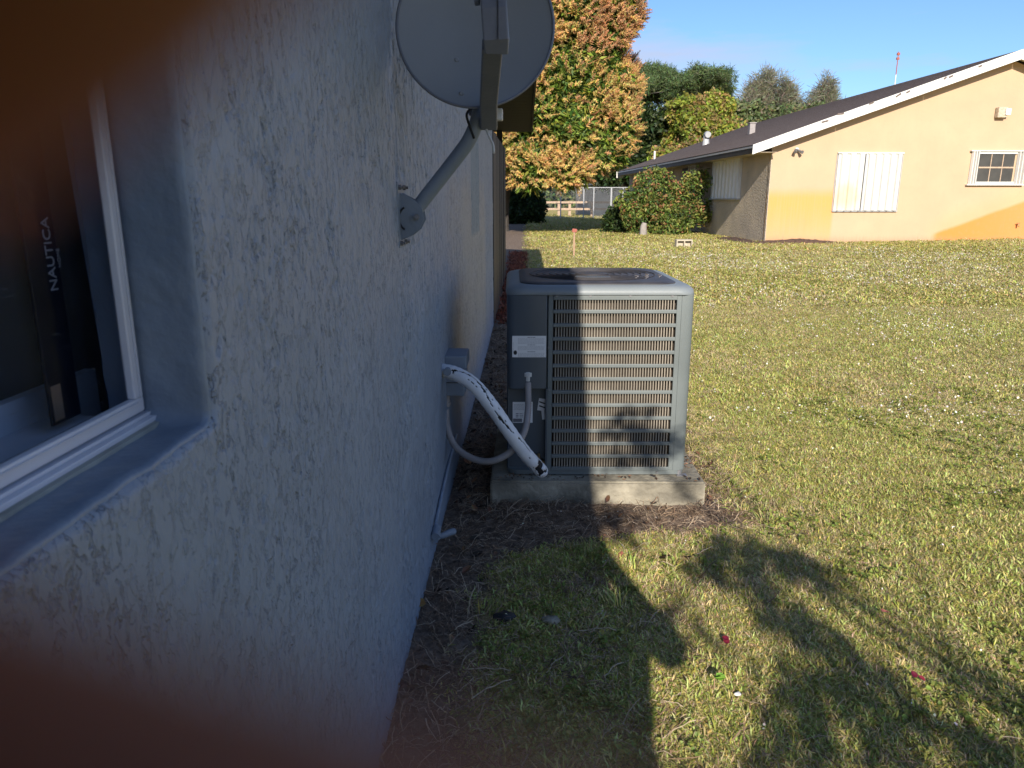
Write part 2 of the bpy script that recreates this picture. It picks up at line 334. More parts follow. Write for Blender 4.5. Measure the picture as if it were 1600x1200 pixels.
def gable_mat():
    m = pmat('peach_stucco', (.475, .335, .215), .85, .05, 1.2, bump=.3, bs=25, dist=.01)
    t = m.node_tree; P = t.nodes['Principled BSDF']; src = P.inputs['Base Color'].links[0].from_socket
    tcn = N(t, 'ShaderNodeTexCoord'); s = N(t, 'ShaderNodeSeparateXYZ'); t.links.new(tcn.outputs['Object'], s.inputs[0]); X, Z = s.outputs[0], s.outputs[2]
    nn = N(t, 'ShaderNodeTexNoise'); nn.inputs['Scale'].default_value = 1.5; t.links.new(tcn.outputs['Object'], nn.inputs[0])
    mpn = N(t, 'ShaderNodeMapping'); mpn.inputs['Scale'].default_value = (7, 1, .25); t.links.new(tcn.outputs['Object'], mpn.inputs[0])
    st = N(t, 'ShaderNodeTexNoise'); st.inputs['Scale'].default_value = 3; t.links.new(mpn.outputs[0], st.inputs[0])
    def ma(op, a, b):
        q = N(t, 'ShaderNodeMath', operation=op)
        for i, v in enumerate((a, b)):
            if isinstance(v, (int, float)): q.inputs[i].default_value = v
            else: t.links.new(v, q.inputs[i])
        return q.outputs[0]
    def ramp(sock, a, b, lo=0., hi=1.):
        u = N(t, 'ShaderNodeMapRange'); u.interpolation_type = 'SMOOTHSTEP'; t.links.new(sock, u.inputs[0])
        u.inputs[1].default_value = a; u.inputs[2].default_value = b; u.inputs[3].default_value = lo; u.inputs[4].default_value = hi; return u.outputs[0]
    def mix(f, a, c):
        q = N(t, 'ShaderNodeMixRGB'); t.links.new(f, q.inputs[0]); t.links.new(a, q.inputs[1]); q.inputs[2].default_value = (*c, 1); return q.outputs[0]
    zj = ma('ADD', Z, ma('MULTIPLY', nn.outputs[0], .12))
    A = ma('MULTIPLY', ramp(X, 1.78, 1.9, 1., 0.), ramp(zj, 1.25, 1.62, 1., 0.))
    A = ma('MULTIPLY', A, ramp(zj, -.2, 1.2, .35, 1.))
    A = ma('MULTIPLY', A, ramp(st.outputs[0], .3, .6, .8, 1.))
    c = mix(ma('MULTIPLY', A, .95), src, (.66, .30, .085))
    line = ma('ADD', ma('MULTIPLY', ma('SUBTRACT', X, 4.95), .36), .36)     # a sprinkler's arc of rust
    d = ma('SUBTRACT', line, ma('ADD', Z, ma('MULTIPLY', nn.outputs[0], .05)))
    B = ma('MULTIPLY', ramp(d, -.02, .10), ramp(X, 4.68, 4.95))
    H = ma('MULTIPLY', ramp(d, -.7, .05), ramp(X, 4.3, 5.3))
    c = mix(ma('MULTIPLY', H, .28), c, (.62, .33, .12))
    c = mix(ma('MULTIPLY', B, ramp(X, 5.0, 8.5, .95, .72)), c, (.66, .215, .04))
    sp = ma('MULTIPLY', ramp(ma('ADD', Z, ma('MULTIPLY', st.outputs[0], .25)), .16, .36, 1., 0.), .45)     # rain splash dirt at the foot
    c = mix(sp, c, (.28, .19, .12))
    n5 = N(t, 'ShaderNodeTexNoise'); n5.inputs['Scale'].default_value = 9; n5.inputs['Detail'].default_value = 6; t.links.new(tcn.outputs['Object'], n5.inputs[0])
    c = mix(ma('MULTIPLY', ramp(n5.outputs[0], .5, .75), .16), c, (.36, .27, .19))
    c = mix(ma('MULTIPLY', ramp(st.outputs[0], .58, .75), .14), c, (.34, .26, .19))
    t.links.new(c, P.inputs['Base Color']); return m
M['gable'] = gable_mat()
M['sidewall'] = pmat('tan_grey_stucco', (.44, .375, .295), .9, .12, 1.5, c2=(.54, .45, .33), bump=1.0, bs=16, dist=.05)
def shutter_mat():
    m = pmat('white_storm_panel', (.52, .515, .48), .45, .06, 4)
    t = m.node_tree; P = t.nodes['Principled BSDF']; src = P.inputs['Base Color'].links[0].from_socket
    tcn = N(t, 'ShaderNodeTexCoord'); mpn = N(t, 'ShaderNodeVectorMath', operation='SUBTRACT'); mpn.inputs[1].default_value = (2.15, 0, 1.28)
    t.links.new(tcn.outputs['Object'], mpn.inputs[0]); mu = N(t, 'ShaderNodeVectorMath', operation='MULTIPLY'); mu.inputs[1].default_value = (2.0, 0, 2.1)
    t.links.new(mpn.outputs[0], mu.inputs[0]); ln = N(t, 'ShaderNodeVectorMath', operation='LENGTH'); t.links.new(mu.outputs[0], ln.inputs[0])
    u = N(t, 'ShaderNodeMapRange'); u.interpolation_type = 'SMOOTHSTEP'; t.links.new(ln.outputs['Value'], u.inputs[0]); u.inputs[1].default_value = .3; u.inputs[2].default_value = 1.15; u.inputs[3].default_value = .55; u.inputs[4].default_value = 0
    q = N(t, 'ShaderNodeMixRGB'); t.links.new(u.outputs[0], q.inputs[0]); t.links.new(src, q.inputs[1]); q.inputs[2].default_value = (.62, .42, .20, 1)
    t.links.new(q.outputs[0], P.inputs['Base Color']); return m
M['shutter'] = shutter_mat()

# ------------------------------------------------------------------ instanced foliage (geometry nodes on one mesh of points)
def colmesh(name, V, F, C, mat):
    me = bpy.data.meshes.new(name); me.from_pydata([tuple(p) for p in V], [], F); me.materials.append(mat)
    a = me.attributes.new('col', 'FLOAT_COLOR', 'POINT'); a.data.foreach_set('color', np.array([(*c, 1) for c in C], np.float32).ravel())
    me.update(); return me
_vc = {}
def variants(key, meshes):
    c = bpy.data.collections.new(key)
    for i, me in enumerate(meshes):
        o = bpy.data.objects.new('%s_%02d' % (key, i), me); c.objects.link(o)
    _vc[key] = (c, len(meshes)); return key
def scatter(name, key, P, rot, scl, idx=None, parent=None, **k):
    P = np.asarray(P, np.float32); n = len(P); c, nv = _vc[key]
    me = bpy.data.meshes.new(name); me.vertices.add(n); me.vertices.foreach_set('co', P.ravel())
    a = me.attributes.new('rot', 'FLOAT_VECTOR', 'POINT'); a.data.foreach_set('vector', np.asarray(rot, np.float32).ravel())
    a = me.attributes.new('scl', 'FLOAT', 'POINT'); a.data.foreach_set('value', np.asarray(scl, np.float32).ravel())
    a = me.attributes.new('vid', 'INT', 'POINT'); a.data.foreach_set('value', (np.asarray(idx) if idx is not None else rng.integers(0, nv, n)).astype(np.int32))
    o = obj(name, me, parent, **k)
    g = bpy.data.node_groups.new('scatter_' + name, 'GeometryNodeTree')
    g.interface.new_socket('Geometry', in_out='INPUT', socket_type='NodeSocketGeometry'); g.interface.new_socket('Geometry', in_out='OUTPUT', socket_type='NodeSocketGeometry')
    gi = N(g, 'NodeGroupInput'); go = N(g, 'NodeGroupOutput'); ip = N(g, 'GeometryNodeInstanceOnPoints'); ci = N(g, 'GeometryNodeCollectionInfo')
    ci.inputs[0].default_value = c; ci.inputs['Separate Children'].default_value = True; ci.inputs['Reset Children'].default_value = True
    def na(nm, tp):
        q = N(g, 'GeometryNodeInputNamedAttribute', data_type=tp); q.inputs[0].default_value = nm; return next(s for s in q.outputs if s.enabled and s.name == 'Attribute')
    er = N(g, 'FunctionNodeEulerToRotation')
    L = g.links.new
    L(gi.outputs[0], ip.inputs['Points']); L(ci.outputs[0], ip.inputs['Instance']); ip.inputs['Pick Instance'].default_value = True
    L(na('vid', 'INT'), ip.inputs['Instance Index']); L(na('rot', 'FLOAT_VECTOR'), er.inputs[0]); L(er.outputs[0], ip.inputs['Rotation'])
    L(na('scl', 'FLOAT'), ip.inputs['Scale']); L(ip.outputs[0], go.inputs[0])
    md = o.modifiers.new('scatter', 'NODES'); md.node_group = g
    return o

def blade(V, F, C, base, az, lean, ln, wd, col, rnd, droop=.5):
    d = Vector((math.cos(az), math.sin(az), 0)); s = Vector((-math.sin(az), math.cos(az), 0)) * wd/2
    p0 = Vector(base); p1 = p0 + (d*math.sin(lean) + Vector((0, 0, 1))*math.cos(lean)) * ln*.55
    l2 = lean + droop; p2 = p1 + (d*math.sin(l2) + Vector((0, 0, 1))*math.cos(l2)) * ln*.45
    b = len(V); V += [p0 - s*.6, p0 + s*.6, p1 + s, p1 - s, p2]; F += [(b, b+1, b+2, b+3), (b+3, b+2, b+4)]
    C += [tuple(x*.85 for x in col)]*2 + [col]*3
GR = [(.22, .27, .055), (.34, .37, .08), (.47, .46, .13), (.60, .54, .20)]
STR = [(.60, .48, .26), (.66, .55, .34), (.46, .34, .19)]
def tuft(seed, nb, rad, ln, wd, pstraw, lean=(.5, 1.35)):
    r = random.Random(seed); V, F, C = [], [], []
    for i in range(nb):
        a = r.random()*6.28; q = rad*math.sqrt(r.random()); st = r.random() < pstraw
        c = r.choice(STR if st else GR); c = tuple(x*r.uniform(.8, 1.2) for x in c)
        blade(V, F, C, (q*math.cos(a), q*math.sin(a), -.004), r.random()*6.28, r.uniform(*lean), ln*r.uniform(.6, 1.25), wd*r.uniform(.7, 1.2)*(.55 if st else 1), c, r)
    return colmesh('grass_tuft', V, F, C, M['grass'])
variants('lawntuft', [tuft(i, 26, .045, .025, .0040, (.15, .3, .5, .75)[i % 4]) for i in range(8)])
variants('longtuft', [tuft(20+i, 26, .03, .075, .004, .35, (.2, 1.1)) for i in range(4)])
variants('fartuft', [tuft(40+i, 20, .10, .06, .015, (.2, .45, .6)[i % 3]) for i in range(6)])
def strawm(seed):
    r = random.Random(seed); V, F, C = [], [], []
    for i in range(7):
        a = r.random()*6.28; L = r.uniform(.03, .10); c = r.choice([(.40, .29, .19), (.26, .17, .11), (.48, .38, .27), (.15, .10, .07)])
        p = Vector((r.uniform(-.04, .04), r.uniform(-.04, .04), r.uniform(.002, .01))); k = r.uniform(-9, 9)
        wd = r.uniform(.0006, .0012); b = len(V); n = 5
        for j in range(n+1):
            s = Vector((-math.sin(a), math.cos(a), 0))*wd; V += [p - s, p + s + Vector((0, 0, .0007))]; C += [c, c]
            p = p + Vector((math.cos(a), math.sin(a), 0))*L/n; p.z = .003 + .012*math.sin(math.pi*j/n)*r.random(); a += k*L/n
        F += [(b+2*j, b+2*j+1, b+2*j+3, b+2*j+2) for j in range(n)]
    return colmesh('straw', V, F, C, M['grass'])
variants('straw', [strawm(60+i) for i in range(8)])
def leafy(seed, cols, L=.05, W=.025, n=1, flat=.3):
    r = random.Random(seed); V, F, C = [], [], []
    for i in range(n):
        c = r.choice(cols); b = len(V); a = r.random()*6.28; tl = r.uniform(-flat, flat)
        M3 = Euler((r.uniform(-flat, flat), tl, a)).to_matrix(); o = Vector((r.uniform(-1, 1), r.uniform(-1, 1), 0))*L*(n > 1)
        for x, y, z in ((0, 0, 0), (.3, .5, .12), (.3, -.5, .12), (.5, 0, -.02), (.75, .38, .16), (.75, -.38, .16), (1, 0, .1)):
            V.append(M3 @ Vector((x*L, y*W, z*L)) + o + Vector((0, 0, .006))); C.append(tuple(q*r.uniform(.8, 1.2) for q in c))
        F += [(b, b+3, b+1), (b, b+2, b+3), (b+1, b+3, b+4), (b+3, b+2, b+5), (b+3, b+6, b+4), (b+3, b+5, b+6)]
    return colmesh('leaf', V, F, C, M['leaf'])
variants('litter', [leafy(80+i, [(.16, .09, .05), (.09, .055, .035), (.26, .16, .09), (.045, .03, .022)], .035, .018, 3) for i in range(6)])
variants('clover', [leafy(90+i, [(.15, .20, .04), (.20, .24, .055), (.27, .29, .07)], .014, .013, 7, .5) for i in range(4)])
variants('bits', [leafy(95+i, [(.75, .72, .66), (.6, .56, .5)], .013, .011, 1 + i % 2, .6) for i in range(4)])
variants('redchips', [leafy(99+i, [(.27, .09, .055), (.17, .055, .035), (.33, .14, .09)], .05, .02, 3, .5) for i in range(4)])

# ------------------------------------------------------------------ ground
WX = -.37
def turf_mask(x, y):
    n = fbm(x*2.2, y*2.2, 4, 3); n2 = fbm(x*6, y*6, 3, 9)
    edge = np.where(y < 3.0, -.13 + .12*n, np.where(y < 4.7, 0.97 + .10*n, .28 + .2*n))
    edge = np.where((y >= 2.72) & (y < 3.02), -.13 + (y-2.72)/.3*1.0 + .15*n, edge)
    edge = np.where((y >= 4.7) & (y < 5.5), 1.02 - (y-4.7)/.8*.75 + .12*n, edge)
    edge = np.where(y > 7.5, -.02 + .08*n, edge)
    return np.clip(sstep(-.12, .16, x - edge) * (1 - .8*sstep(.05, .40, n2)*(x < .75)), 0, 1)
xs = np.concatenate([np.linspace(-400, -20, 20), np.linspace(-18, -.6, 20), np.arange(-.45, 2.2, .012), np.geomspace(2.22, 30, 150), np.linspace(35, 500, 20)])
ys = np.concatenate([np.linspace(-200, -8, 14), np.linspace(-6, .8, 18), np.arange(.9, 4.6, .014), np.geomspace(4.62, 60, 160), np.linspace(66, 900, 30)])
X, Y = np.meshgrid(xs, ys)
near = sstep(12, 4, np.hypot(X, Y)); Zg = G(X, Y) + (.010*fbm(X*3, Y*3, 3, 1) + .007*fbm(X*22, Y*22, 3, 2))*near
me = grid_mesh('ground', X, Y, Zg, M['ground'])
a = me.attributes.new('turf', 'FLOAT', 'POINT'); a.data.foreach_set('value', turf_mask(X, Y).astype(np.float32).ravel())
obj('ground', me, kind='structure')

def inroom(x, y): return (x < WX+.01) | ((x > -.17) & (x < .845) & (y > 3.26) & (y < 4.36))
def pts(n, x0, x1, y0, y1):
    x = rng.uniform(x0, x1, n); y = rng.uniform(y0, y1, n); return x, y
def put(x, y, z=0): return np.stack([x, y, G(x, y) + .002 + z + .010*fbm(x*3, y*3, 3, 1)*sstep(12, 4, np.hypot(x, y))], -1)
def rots(n, tilt=.15): return np.stack([rng.normal(0, tilt, n), rng.normal(0, tilt, n), rng.uniform(0, 6.28, n)], -1)
# lawn: density falls and tufts grow with distance
LX, LY, LS = [], [], []
for (n, x0, x1, y0, y1, s) in ((9000, -.3, 4, -3, 1.15, 1.5), (44000, -.3, 3.4, 1.15, 5, 1.0), (50000, -.3, 8, 5, 10, 1.35)):
    x, y = pts(n, x0, x1, y0, y1); k = (rng.random(n) < turf_mask(x, y)*1.02) & ~inroom(x, y) & ((x < 1.2 + .76*y) | (y < 1.15))
    LX.append(x[k]); LY.append(y[k]); LS.append(s*rng.uniform(.7, 1.25, k.sum()))
x, y, s = map(np.concatenate, (LX, LY, LS))
patch = fbm(x*1.1, y*1.1, 4, 21); vid = np.where(patch + rng.normal(0, .22, len(x)) > .05, rng.choice([2, 3, 6, 7], len(x)), rng.choice([0, 1, 4, 5], len(x)))
scatter('lawn_grass', 'lawntuft', put(x, y), rots(len(x)), s, vid, kind='stuff', label='short yellow-green lawn grass covering the yard beside the wall', cat='grass')
FX, FY, FS = [], [], []
for (n, x0, x1, y0, y1, s) in ((26000, -.3, 12, 9.5, 17, 1.0), (26000, -1, 22, 16.5, 30, 1.3), (16000, -6, 16, 30, 60, 2.0)):
    x, y = pts(n, x0, x1, y0, y1); k = (rng.random(n) < turf_mask(x, y)*1.02) & (x < 1.5 + .76*y) & ~((y > 21.4) & (x > 6.65 - (y-21.1)*.04)) & ((x > -.05) | (y > 13))
    FX.append(x[k]); FY.append(y[k]); FS.append(s*rng.uniform(.7, 1.25, k.sum()))
x, y, s = map(np.concatenate, (FX, FY, FS))
patch = fbm(x*.5, y*.5, 4, 22); vid = np.where(patch + rng.normal(0, .22, len(x)) > .0, rng.choice([1, 2, 4, 5], len(x)), rng.choice([0, 3], len(x)))
scatter('lawn_grass', 'fartuft', put(x, y), rots(len(x)), s, vid, kind='stuff', label='sunlit lawn stretching away to the peach house and the trees', cat='grass')
x, y = pts(7000, -.3, 3.4, 1.15, 5.5); k = (rng.random(len(x)) < turf_mask(x, y)*sstep(-.1, .35, fbm(x*3, y*3, 3, 31))) & ~inroom(x, y); x, y = x[k], y[k]
scatter('clover_patch', 'clover', put(x, y, .012), rots(len(x), .3), rng.uniform(.7, 1.3, len(x)), kind='stuff', label='small round clover leaves growing through the near grass', cat='clover')
x, y = pts(1500, -.2, 3.0, 1.2, 4.2); k = (rng.random(len(x)) < turf_mask(x, y)*sstep(.1, .5, fbm(x*2, y*2, 3, 35))*.5) & ~inroom(x, y); x, y = x[k], y[k]
scatter('long_grass', 'longtuft', put(x, y), rots(len(x)), rng.uniform(.7, 1.2, len(x)), kind='stuff', label='longer grass tufts scattered through the near lawn', cat='grass')
x, y = pts(9000, WX, 1.6, 1.2, 8); k = (rng.random(len(x)) < (1.02 - turf_mask(x, y))**.8) & ~inroom(x, y) & (x < 1.25); x, y = x[k], y[k]
scatter('dead_straw', 'straw', put(x, y), rots(len(x), .2), rng.uniform(.7, 1.5, len(x)), kind='stuff', label='dry pine straw lying on the bare soil beside the wall and pad', cat='straw')
x, y = pts(1100, WX, 1.0, 1.2, 8); k = (rng.random(len(x)) < (1.02 - turf_mask(x, y))*np.where((y > 3) & (x < -.1), 1, .25)) & ~inroom(x, y); x, y = x[k], y[k]
scatter('leaf_litter', 'litter', put(x, y, .004), rots(len(x), .4), rng.uniform(.5, 1.5, len(x)), kind='stuff', label='dead brown leaf litter between the wall and the grey cooling unit', cat='leaf litter')
px_ = np.concatenate([rng.uniform(-.15, .82, 26), rng.uniform(.775, .83, 16)]); py_ = np.concatenate([rng.uniform(3.268, 3.335, 26), rng.uniform(3.3, 4.2, 16)])
scatter('pad_litter', 'litter', np.stack([px_, py_, np.full(42, .118)], -1), rots(42, .2), rng.uniform(.25, .6, 42), kind='stuff', label='scraps of dead leaf lying on the edge of the concrete pad', cat='leaf litter')
BX, BY, BS = [], [], []
for (n, x0, x1, y0, y1, s) in ((1600, -.3, 3.4, 1.3, 5, .8), (6000, .2, 8, 4.5, 10, 1.4), (11000, .2, 13, 10, 19, 1.9)):
    x, y = pts(n, x0, x1, y0, y1); k = (rng.random(n) < .12 + sstep(-.05, .5, fbm(x*.5, y*.5, 4, 41))*sstep(1, 4, x)) & ~inroom(x, y) & (x > -.1); BX.append(x[k]); BY.append(y[k]); BS.append(s*rng.uniform(.5, 1.1, k.sum()))
x, y, s = map(np.concatenate, (BX, BY, BS))
scatter('white_petals', 'bits', put(x, y, .03), rots(len(x), .5), s, kind='stuff', label='tiny white flowers and chips dotted over the lawn', cat='flowers')
x, y = pts(2600, WX+.02, -.02, 8.2, 17); scatter('red_mulch', 'redchips', put(x, y, .0), rots(len(x), .5), rng.uniform(.6, 1.4, len(x)), kind='stuff', label='red bark mulch along the foot of the dark board fence', cat='mulch')

# ------------------------------------------------------------------ own house
house = empty('house', (-.4, 4, 0), 'blue-grey stucco house whose long wall fills the left side', 'house')
house.location = (0, 0, 0)
OY0, OY1, OZ0, OZ1, OR_ = -.62, .838, 1.140, 2.06, .022
def osd(y, z):
    dy = np.maximum(OY0 + OR_ - y, y - OY1 + OR_); dz = np.maximum(OZ0 + OR_ - z, z - OZ1 + OR_)
    return np.minimum(np.maximum(dy, dz), 0) + np.hypot(np.maximum(dy, 0), np.maximum(dz, 0)) - OR_
yv = [-.8]
while yv[-1] < .3: yv.append(yv[-1] + .006)
while yv[-1] < 1.7: yv.append(yv[-1] + .0025)
d = .0028
while yv[-1] < 8.15: yv.append(yv[-1] + d); d = min(d*1.004, .018)
yv[-1] = 8.15
yv = np.array(yv); zv = np.arange(-.05, 2.5, .0042)
Yw, Zw = np.meshgrid(yv, zv)
def trowel(Y, Z):
    wy = Y + .012*fbm(Y*9, Z*9, 2, 50); wz = Z + .03*fbm(Y*7, Z*5, 2, 51)
    far = sstep(1.5, 2.3, Y)
    nf = fbm(wy*30 + wz*4, wz*8.5, 3, 152, .6); mf = sstep(-.45, .1, fbm(Y*3, Z*2.4, 3, 153)); cf_ = sstep(.17, .04, np.abs(nf)) * mf * sstep(-.3, .1, fbm(Y*15, Z*8, 2, 154))
    pf = sstep(-.03, .03, fbm(wy*22, wz*7, 3, 155))
    n = fbm(wy*34 + wz*9, wz*17, 3, 52, .6)
    m = sstep(-.25, .30, fbm(Y*4.5, Z*3, 3, 53))
    crev = sstep(.11, .03, np.abs(n)) * (.15 + .85*m) * sstep(-.02, .22, fbm(Y*24, Z*15, 3, 57))
    n2 = fbm(wy*60 + wz*18, wz*38, 2, 54); c2 = sstep(.12, .02, np.abs(n2)) * sstep(-.1, .4, fbm(Y*7 + 5, Z*5, 3, 55))
    plate = sstep(-.06, .06, fbm(wy*15, wz*9, 4, 56, .6))
    return far*(-.004*cf_ + .0028*pf*mf + .003*fbm(Y*1.3, Z*1.1, 3, 58)) + (1-far)*(-.0038*crev - .0020*c2 + .0016*plate + .004*fbm(Y*1.3, Z*1.1, 3, 58) + .0009*fbm(Y*60, Z*60, 2, 59))
H = trowel(Yw, Zw); H *= np.where(Yw < 1.4, .9, 1.0)
H *= (1 - .6*sstep(.35, .0, Zw))
sd = osd(Yw, Zw)
edge = np.clip(1 - sd/(.010 + .006*fbm(Yw*14, Zw*14, 3, 60)), 0, 1)
Xw = WX + H*(1 - edge) - .009*edge**2
keep = sd > -.0005
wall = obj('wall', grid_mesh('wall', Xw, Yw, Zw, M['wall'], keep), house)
# the rest of the shell
b = MB(); b.bb(-.52, WX-.012, -5, -.79, -.05, 2.5); b.bb(-9, -.4, -5.1, -5, 0, 2.5); b.bb(-9.1, -9, -5, 8.2, 0, 2.5); b.bb(-9, -.5, 8.05, 8.14, 0, 2.5)
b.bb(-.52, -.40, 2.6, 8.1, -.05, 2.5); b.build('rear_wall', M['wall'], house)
# reveal around the opening: rings of the rounded rectangle stepping inwards
rings = []
prof = [(.014, -.388), (.009, -.379), (.004, -.3765), (.0, -.3755), (-.003, -.378), (-.004, -.386), (-.002, -.40), (-.001, -.42), (.001, -.44), (.0025, -.462), (.004, -.50)]
bo_ = rrect(OY0, OY1, OZ0, OZ1, OR_, 8); base_ = []
for i in range(len(bo_)):
    p, q = bo_[i], bo_[(i+1) % len(bo_)]; L = math.hypot(q[0]-p[0], q[1]-p[1]); k = max(1, int(L/.012)); base_ += [(p[0]+(q[0]-p[0])*j/k, p[1]+(q[1]-p[1])*j/k) for j in range(k)]
def onrm(y, z):
    e = 1e-4; f0 = lambda a_, b_: float(osd(np.array(a_), np.array(b_)))
    g_ = Vector((f0(y+e, z)-f0(y-e, z), f0(y, z+e)-f0(y, z-e), 0)); g_.normalize(); return g_.x, g_.y
for off, xx in prof:
    rg_ = []
    for y_, z_ in base_:
        ny, nz_ = onrm(y_, z_); o_ = off if (nz_ > -.5 or off < 0 or xx > -.389) else off*.2
        w1 = .0022*float(fbm(np.array(y_*26), np.array(z_*26), 3, 70)); w2 = .003*float(fbm(np.array(y_*7+xx*15), np.array(z_*9+xx*25), 3, 72))
        rg_.append((xx + w1, y_ + ny*(o_ + w1 + w2*.5), z_ + nz_*(o_ + w1*.6 + w2*.5)))
    rings.append(rg_)
MB().loft(rings, False, False).build('window_reveal', M['reveal'], house, smooth=True)
MB().bb(-.462, -.434, OY0, .8395, 1.130, 1.1442).build('sill_edge', M['sill_edge'], house)
win = MB()
win_o = obj('window', None, house); 
fx0, fx1 = -.463, -.448; jy = .841
f = MB(); f.bb(fx0, fx1, -.60, jy, 1.1505, 1.1545); f.bb(fx0, -.440, -.60, jy-.004, 1.1445, 1.1505)
f.build('window_track', M['alu_white'], win_o, bevel=.001)
f = MB(); f.bb(-.463, -.452, -.60, jy-.006, 1.157, 1.1745); f.bb(-.463, -.452, jy-.024, jy-.006, 1.1745, 2.04); f.bb(-.463, -.452, -.60, jy-.006, 2.04, 2.06); f.bb(-.462, -.454, .10, .135, 1.1745, 2.04)
f.build('window_frame', M['alu_white'], win_o, bevel=.002)
f = MB(); f.bb(-.4515, -.4495, -.6, jy-.022, 1.170, 1.171); f.bb(-.4515, -.4495, jy-.015, jy-.014, 1.1745, 2.04)
f.build('frame_bead', M['alu_white'], win_o)
MB().bb(-.4625, -.4605, .135, jy-.024, 1.1745, 2.04).build('pane', M['glass'], win_o)
MB().bb(-.4625, -.4605, -.60, .10, 1.1745, 2.04).build('pane', M['glass'], win_o)
# the dim room
b = MB(); b.add([(-.50,-1,.0),(-.50,2.5,.0),(-4,2.5,.0),(-4,-1,.0),(-.50,-1,2.4),(-.50,2.5,2.4),(-4,2.5,2.4),(-4,-1,2.4)], [(0,1,2,3),(4,5,6,7),(1,2,6,5),(0,3,7,4),(2,3,7,6)])
b.bb(-.505, -.50, 1.35, 2.5, 0, 2.4); b.bb(-.505, -.50, -1, 2.5, 0, 1.12); b.bb(-.505, -.50, -1, 2.5, 2.1, 2.4)
b.build('room', M['room'], house)
MB().bb(-.60, -.487, -.6, .86, 1.118, 1.142).build('inner_sill', M['roomwhite'], house)
# soffit, fascia, roof
FX_ = .086
b = MB()
for i in range(60):
    y0 = -5.3 + i*.303; b.bb(-.9, FX_-.03, y0, y0+.297, 2.475, 2.49)
b.build('soffit', M['soffit'], house)
MB().bb(FX_-.03, FX_-.005, -5.3, 12.88, 2.46, 2.66).build('fascia', M['soffit'], house, bevel=.004)
b = MB(); tn = math.tan(R(17))
b.add([(FX_, -5.35, 2.655), (FX_, 12.93, 2.655), (-4.7, 12.93, 2.655+4.8*tn), (-4.7, -5.35, 2.655+4.8*tn), (-9.5, -5.35, 2.655), (-9.5, 12.93, 2.655)] +
      [(FX_, -5.35, 2.63), (FX_, 12.93, 2.63), (-4.7, 12.93, 2.5+4.8*tn), (-4.7, -5.35, 2.5+4.8*tn), (-9.5, -5.35, 2.5), (-9.5, 12.93, 2.5)],
      [(0,1,2,3), (3,2,5,4), (6,9,8,7), (9,10,11,8), (0,6,7,1), (1,7,8,2), (2,8,11,5), (0,3,9,6), (3,4,10,9), (4,5,11,10)])
b.build('roof', M['shingle'], house)
MB().bb(-.50, -.41, 12.6, 12.69, Gz(0, 12.6), 2.475).build('porch_post', M['darkwood'], house)
MB().bb(-9, -.9, -5.3, 12.88, 2.478, 2.488).build('ceiling', M['soffit'], house)

# dark board fence continuing the wall line
fence = empty('board_fence', (-.37, 8.2, 0), 'tall dark stained board fence continuing beyond the end of the blue wall', 'fence')
fence.location = (0, 0, 0)
yy = 8.17; bme = None
while yy < 12.5:
    z0 = Gz(-.37, yy)
    if bme is None:
        bo = MB().bb(-.012, .012, 0, .142, 0, 2.04).build('board', M['darkwood'], fence, bevel=.003); bme = bo.data
    else:
        bo = obj('board', bme, fence); m_ = bo.modifiers.new('b', 'BEVEL'); m_.width = .003; m_.segments = 1
    bo.location = (-.372 + random.uniform(-.004, .004), yy, z0 + .03 + random.uniform(-.01, .01)); bo.rotation_euler = (random.uniform(-.004, .004), 0, random.uniform(-.03, .03)); yy += .150
for z in (.35, 1.8): MB().bb(-.43, -.388, 8.17, 12.6, z+.1, z+.19).build('rail', M['darkwood'], fence)

# ------------------------------------------------------------------ satellite dish
dish = empty('satellite_dish', (-.37, 2.17, 1.3), 'grey satellite dish on a bent mast bolted to the stucco wall', 'satellite dish')
dish.location = (0, 0, 0)
dc = Vector((-.143, 2.17, 1.852)); nrm = Vector((.03, -1, .22)).normalized(); rx = nrm.cross(Vector((0, 0, 1))).normalized() * -1; ry = nrm.cross(rx).normalized()
if ry.z < 0: ry = -ry
def dpt(u, v, hgt=0): return dc + rx*u + ry*v + nrm*hgt
DW, DH = .2105, .216
rings = []
for k in range(13):
    t = k/12; rings.append([dpt(DW*t*math.cos(a), DH*t*math.sin(a), .045*(t*t-1)) for a in np.linspace(0, 2*math.pi, 65)[:-1]] if k else [dpt(DW*.001*math.cos(a), DH*.001*math.sin(a), -.045) for a in np.linspace(0, 2*math.pi, 65)[:-1]])
back = [[p - nrm*.0025 for p in r_] for r_ in rings[::-1]]
MB().loft(rings + back, True, True).build('reflector', M['dish'], dish, smooth=40)
MB().tube([dpt((DW+.001)*math.cos(a), (DH+.001)*math.sin(a), .0) for a in np.linspace(0, 2*math.pi, 81)], .0042, 8, caps=False).build('rim', M['dishdark'], dish, smooth=True)
for u, v in ((-.052, -.075), (-.038, -.175), (.05, -.175), (.052, -.09)):
    t = (u/DW)**2 + (v/DH)**2; q = dpt(u, v, .045*(t-1) + .0015); MB().tube([q, q + nrm*.0025], [.0065, .0045], 14).build('rivet', M['dish'], dish, smooth=30)
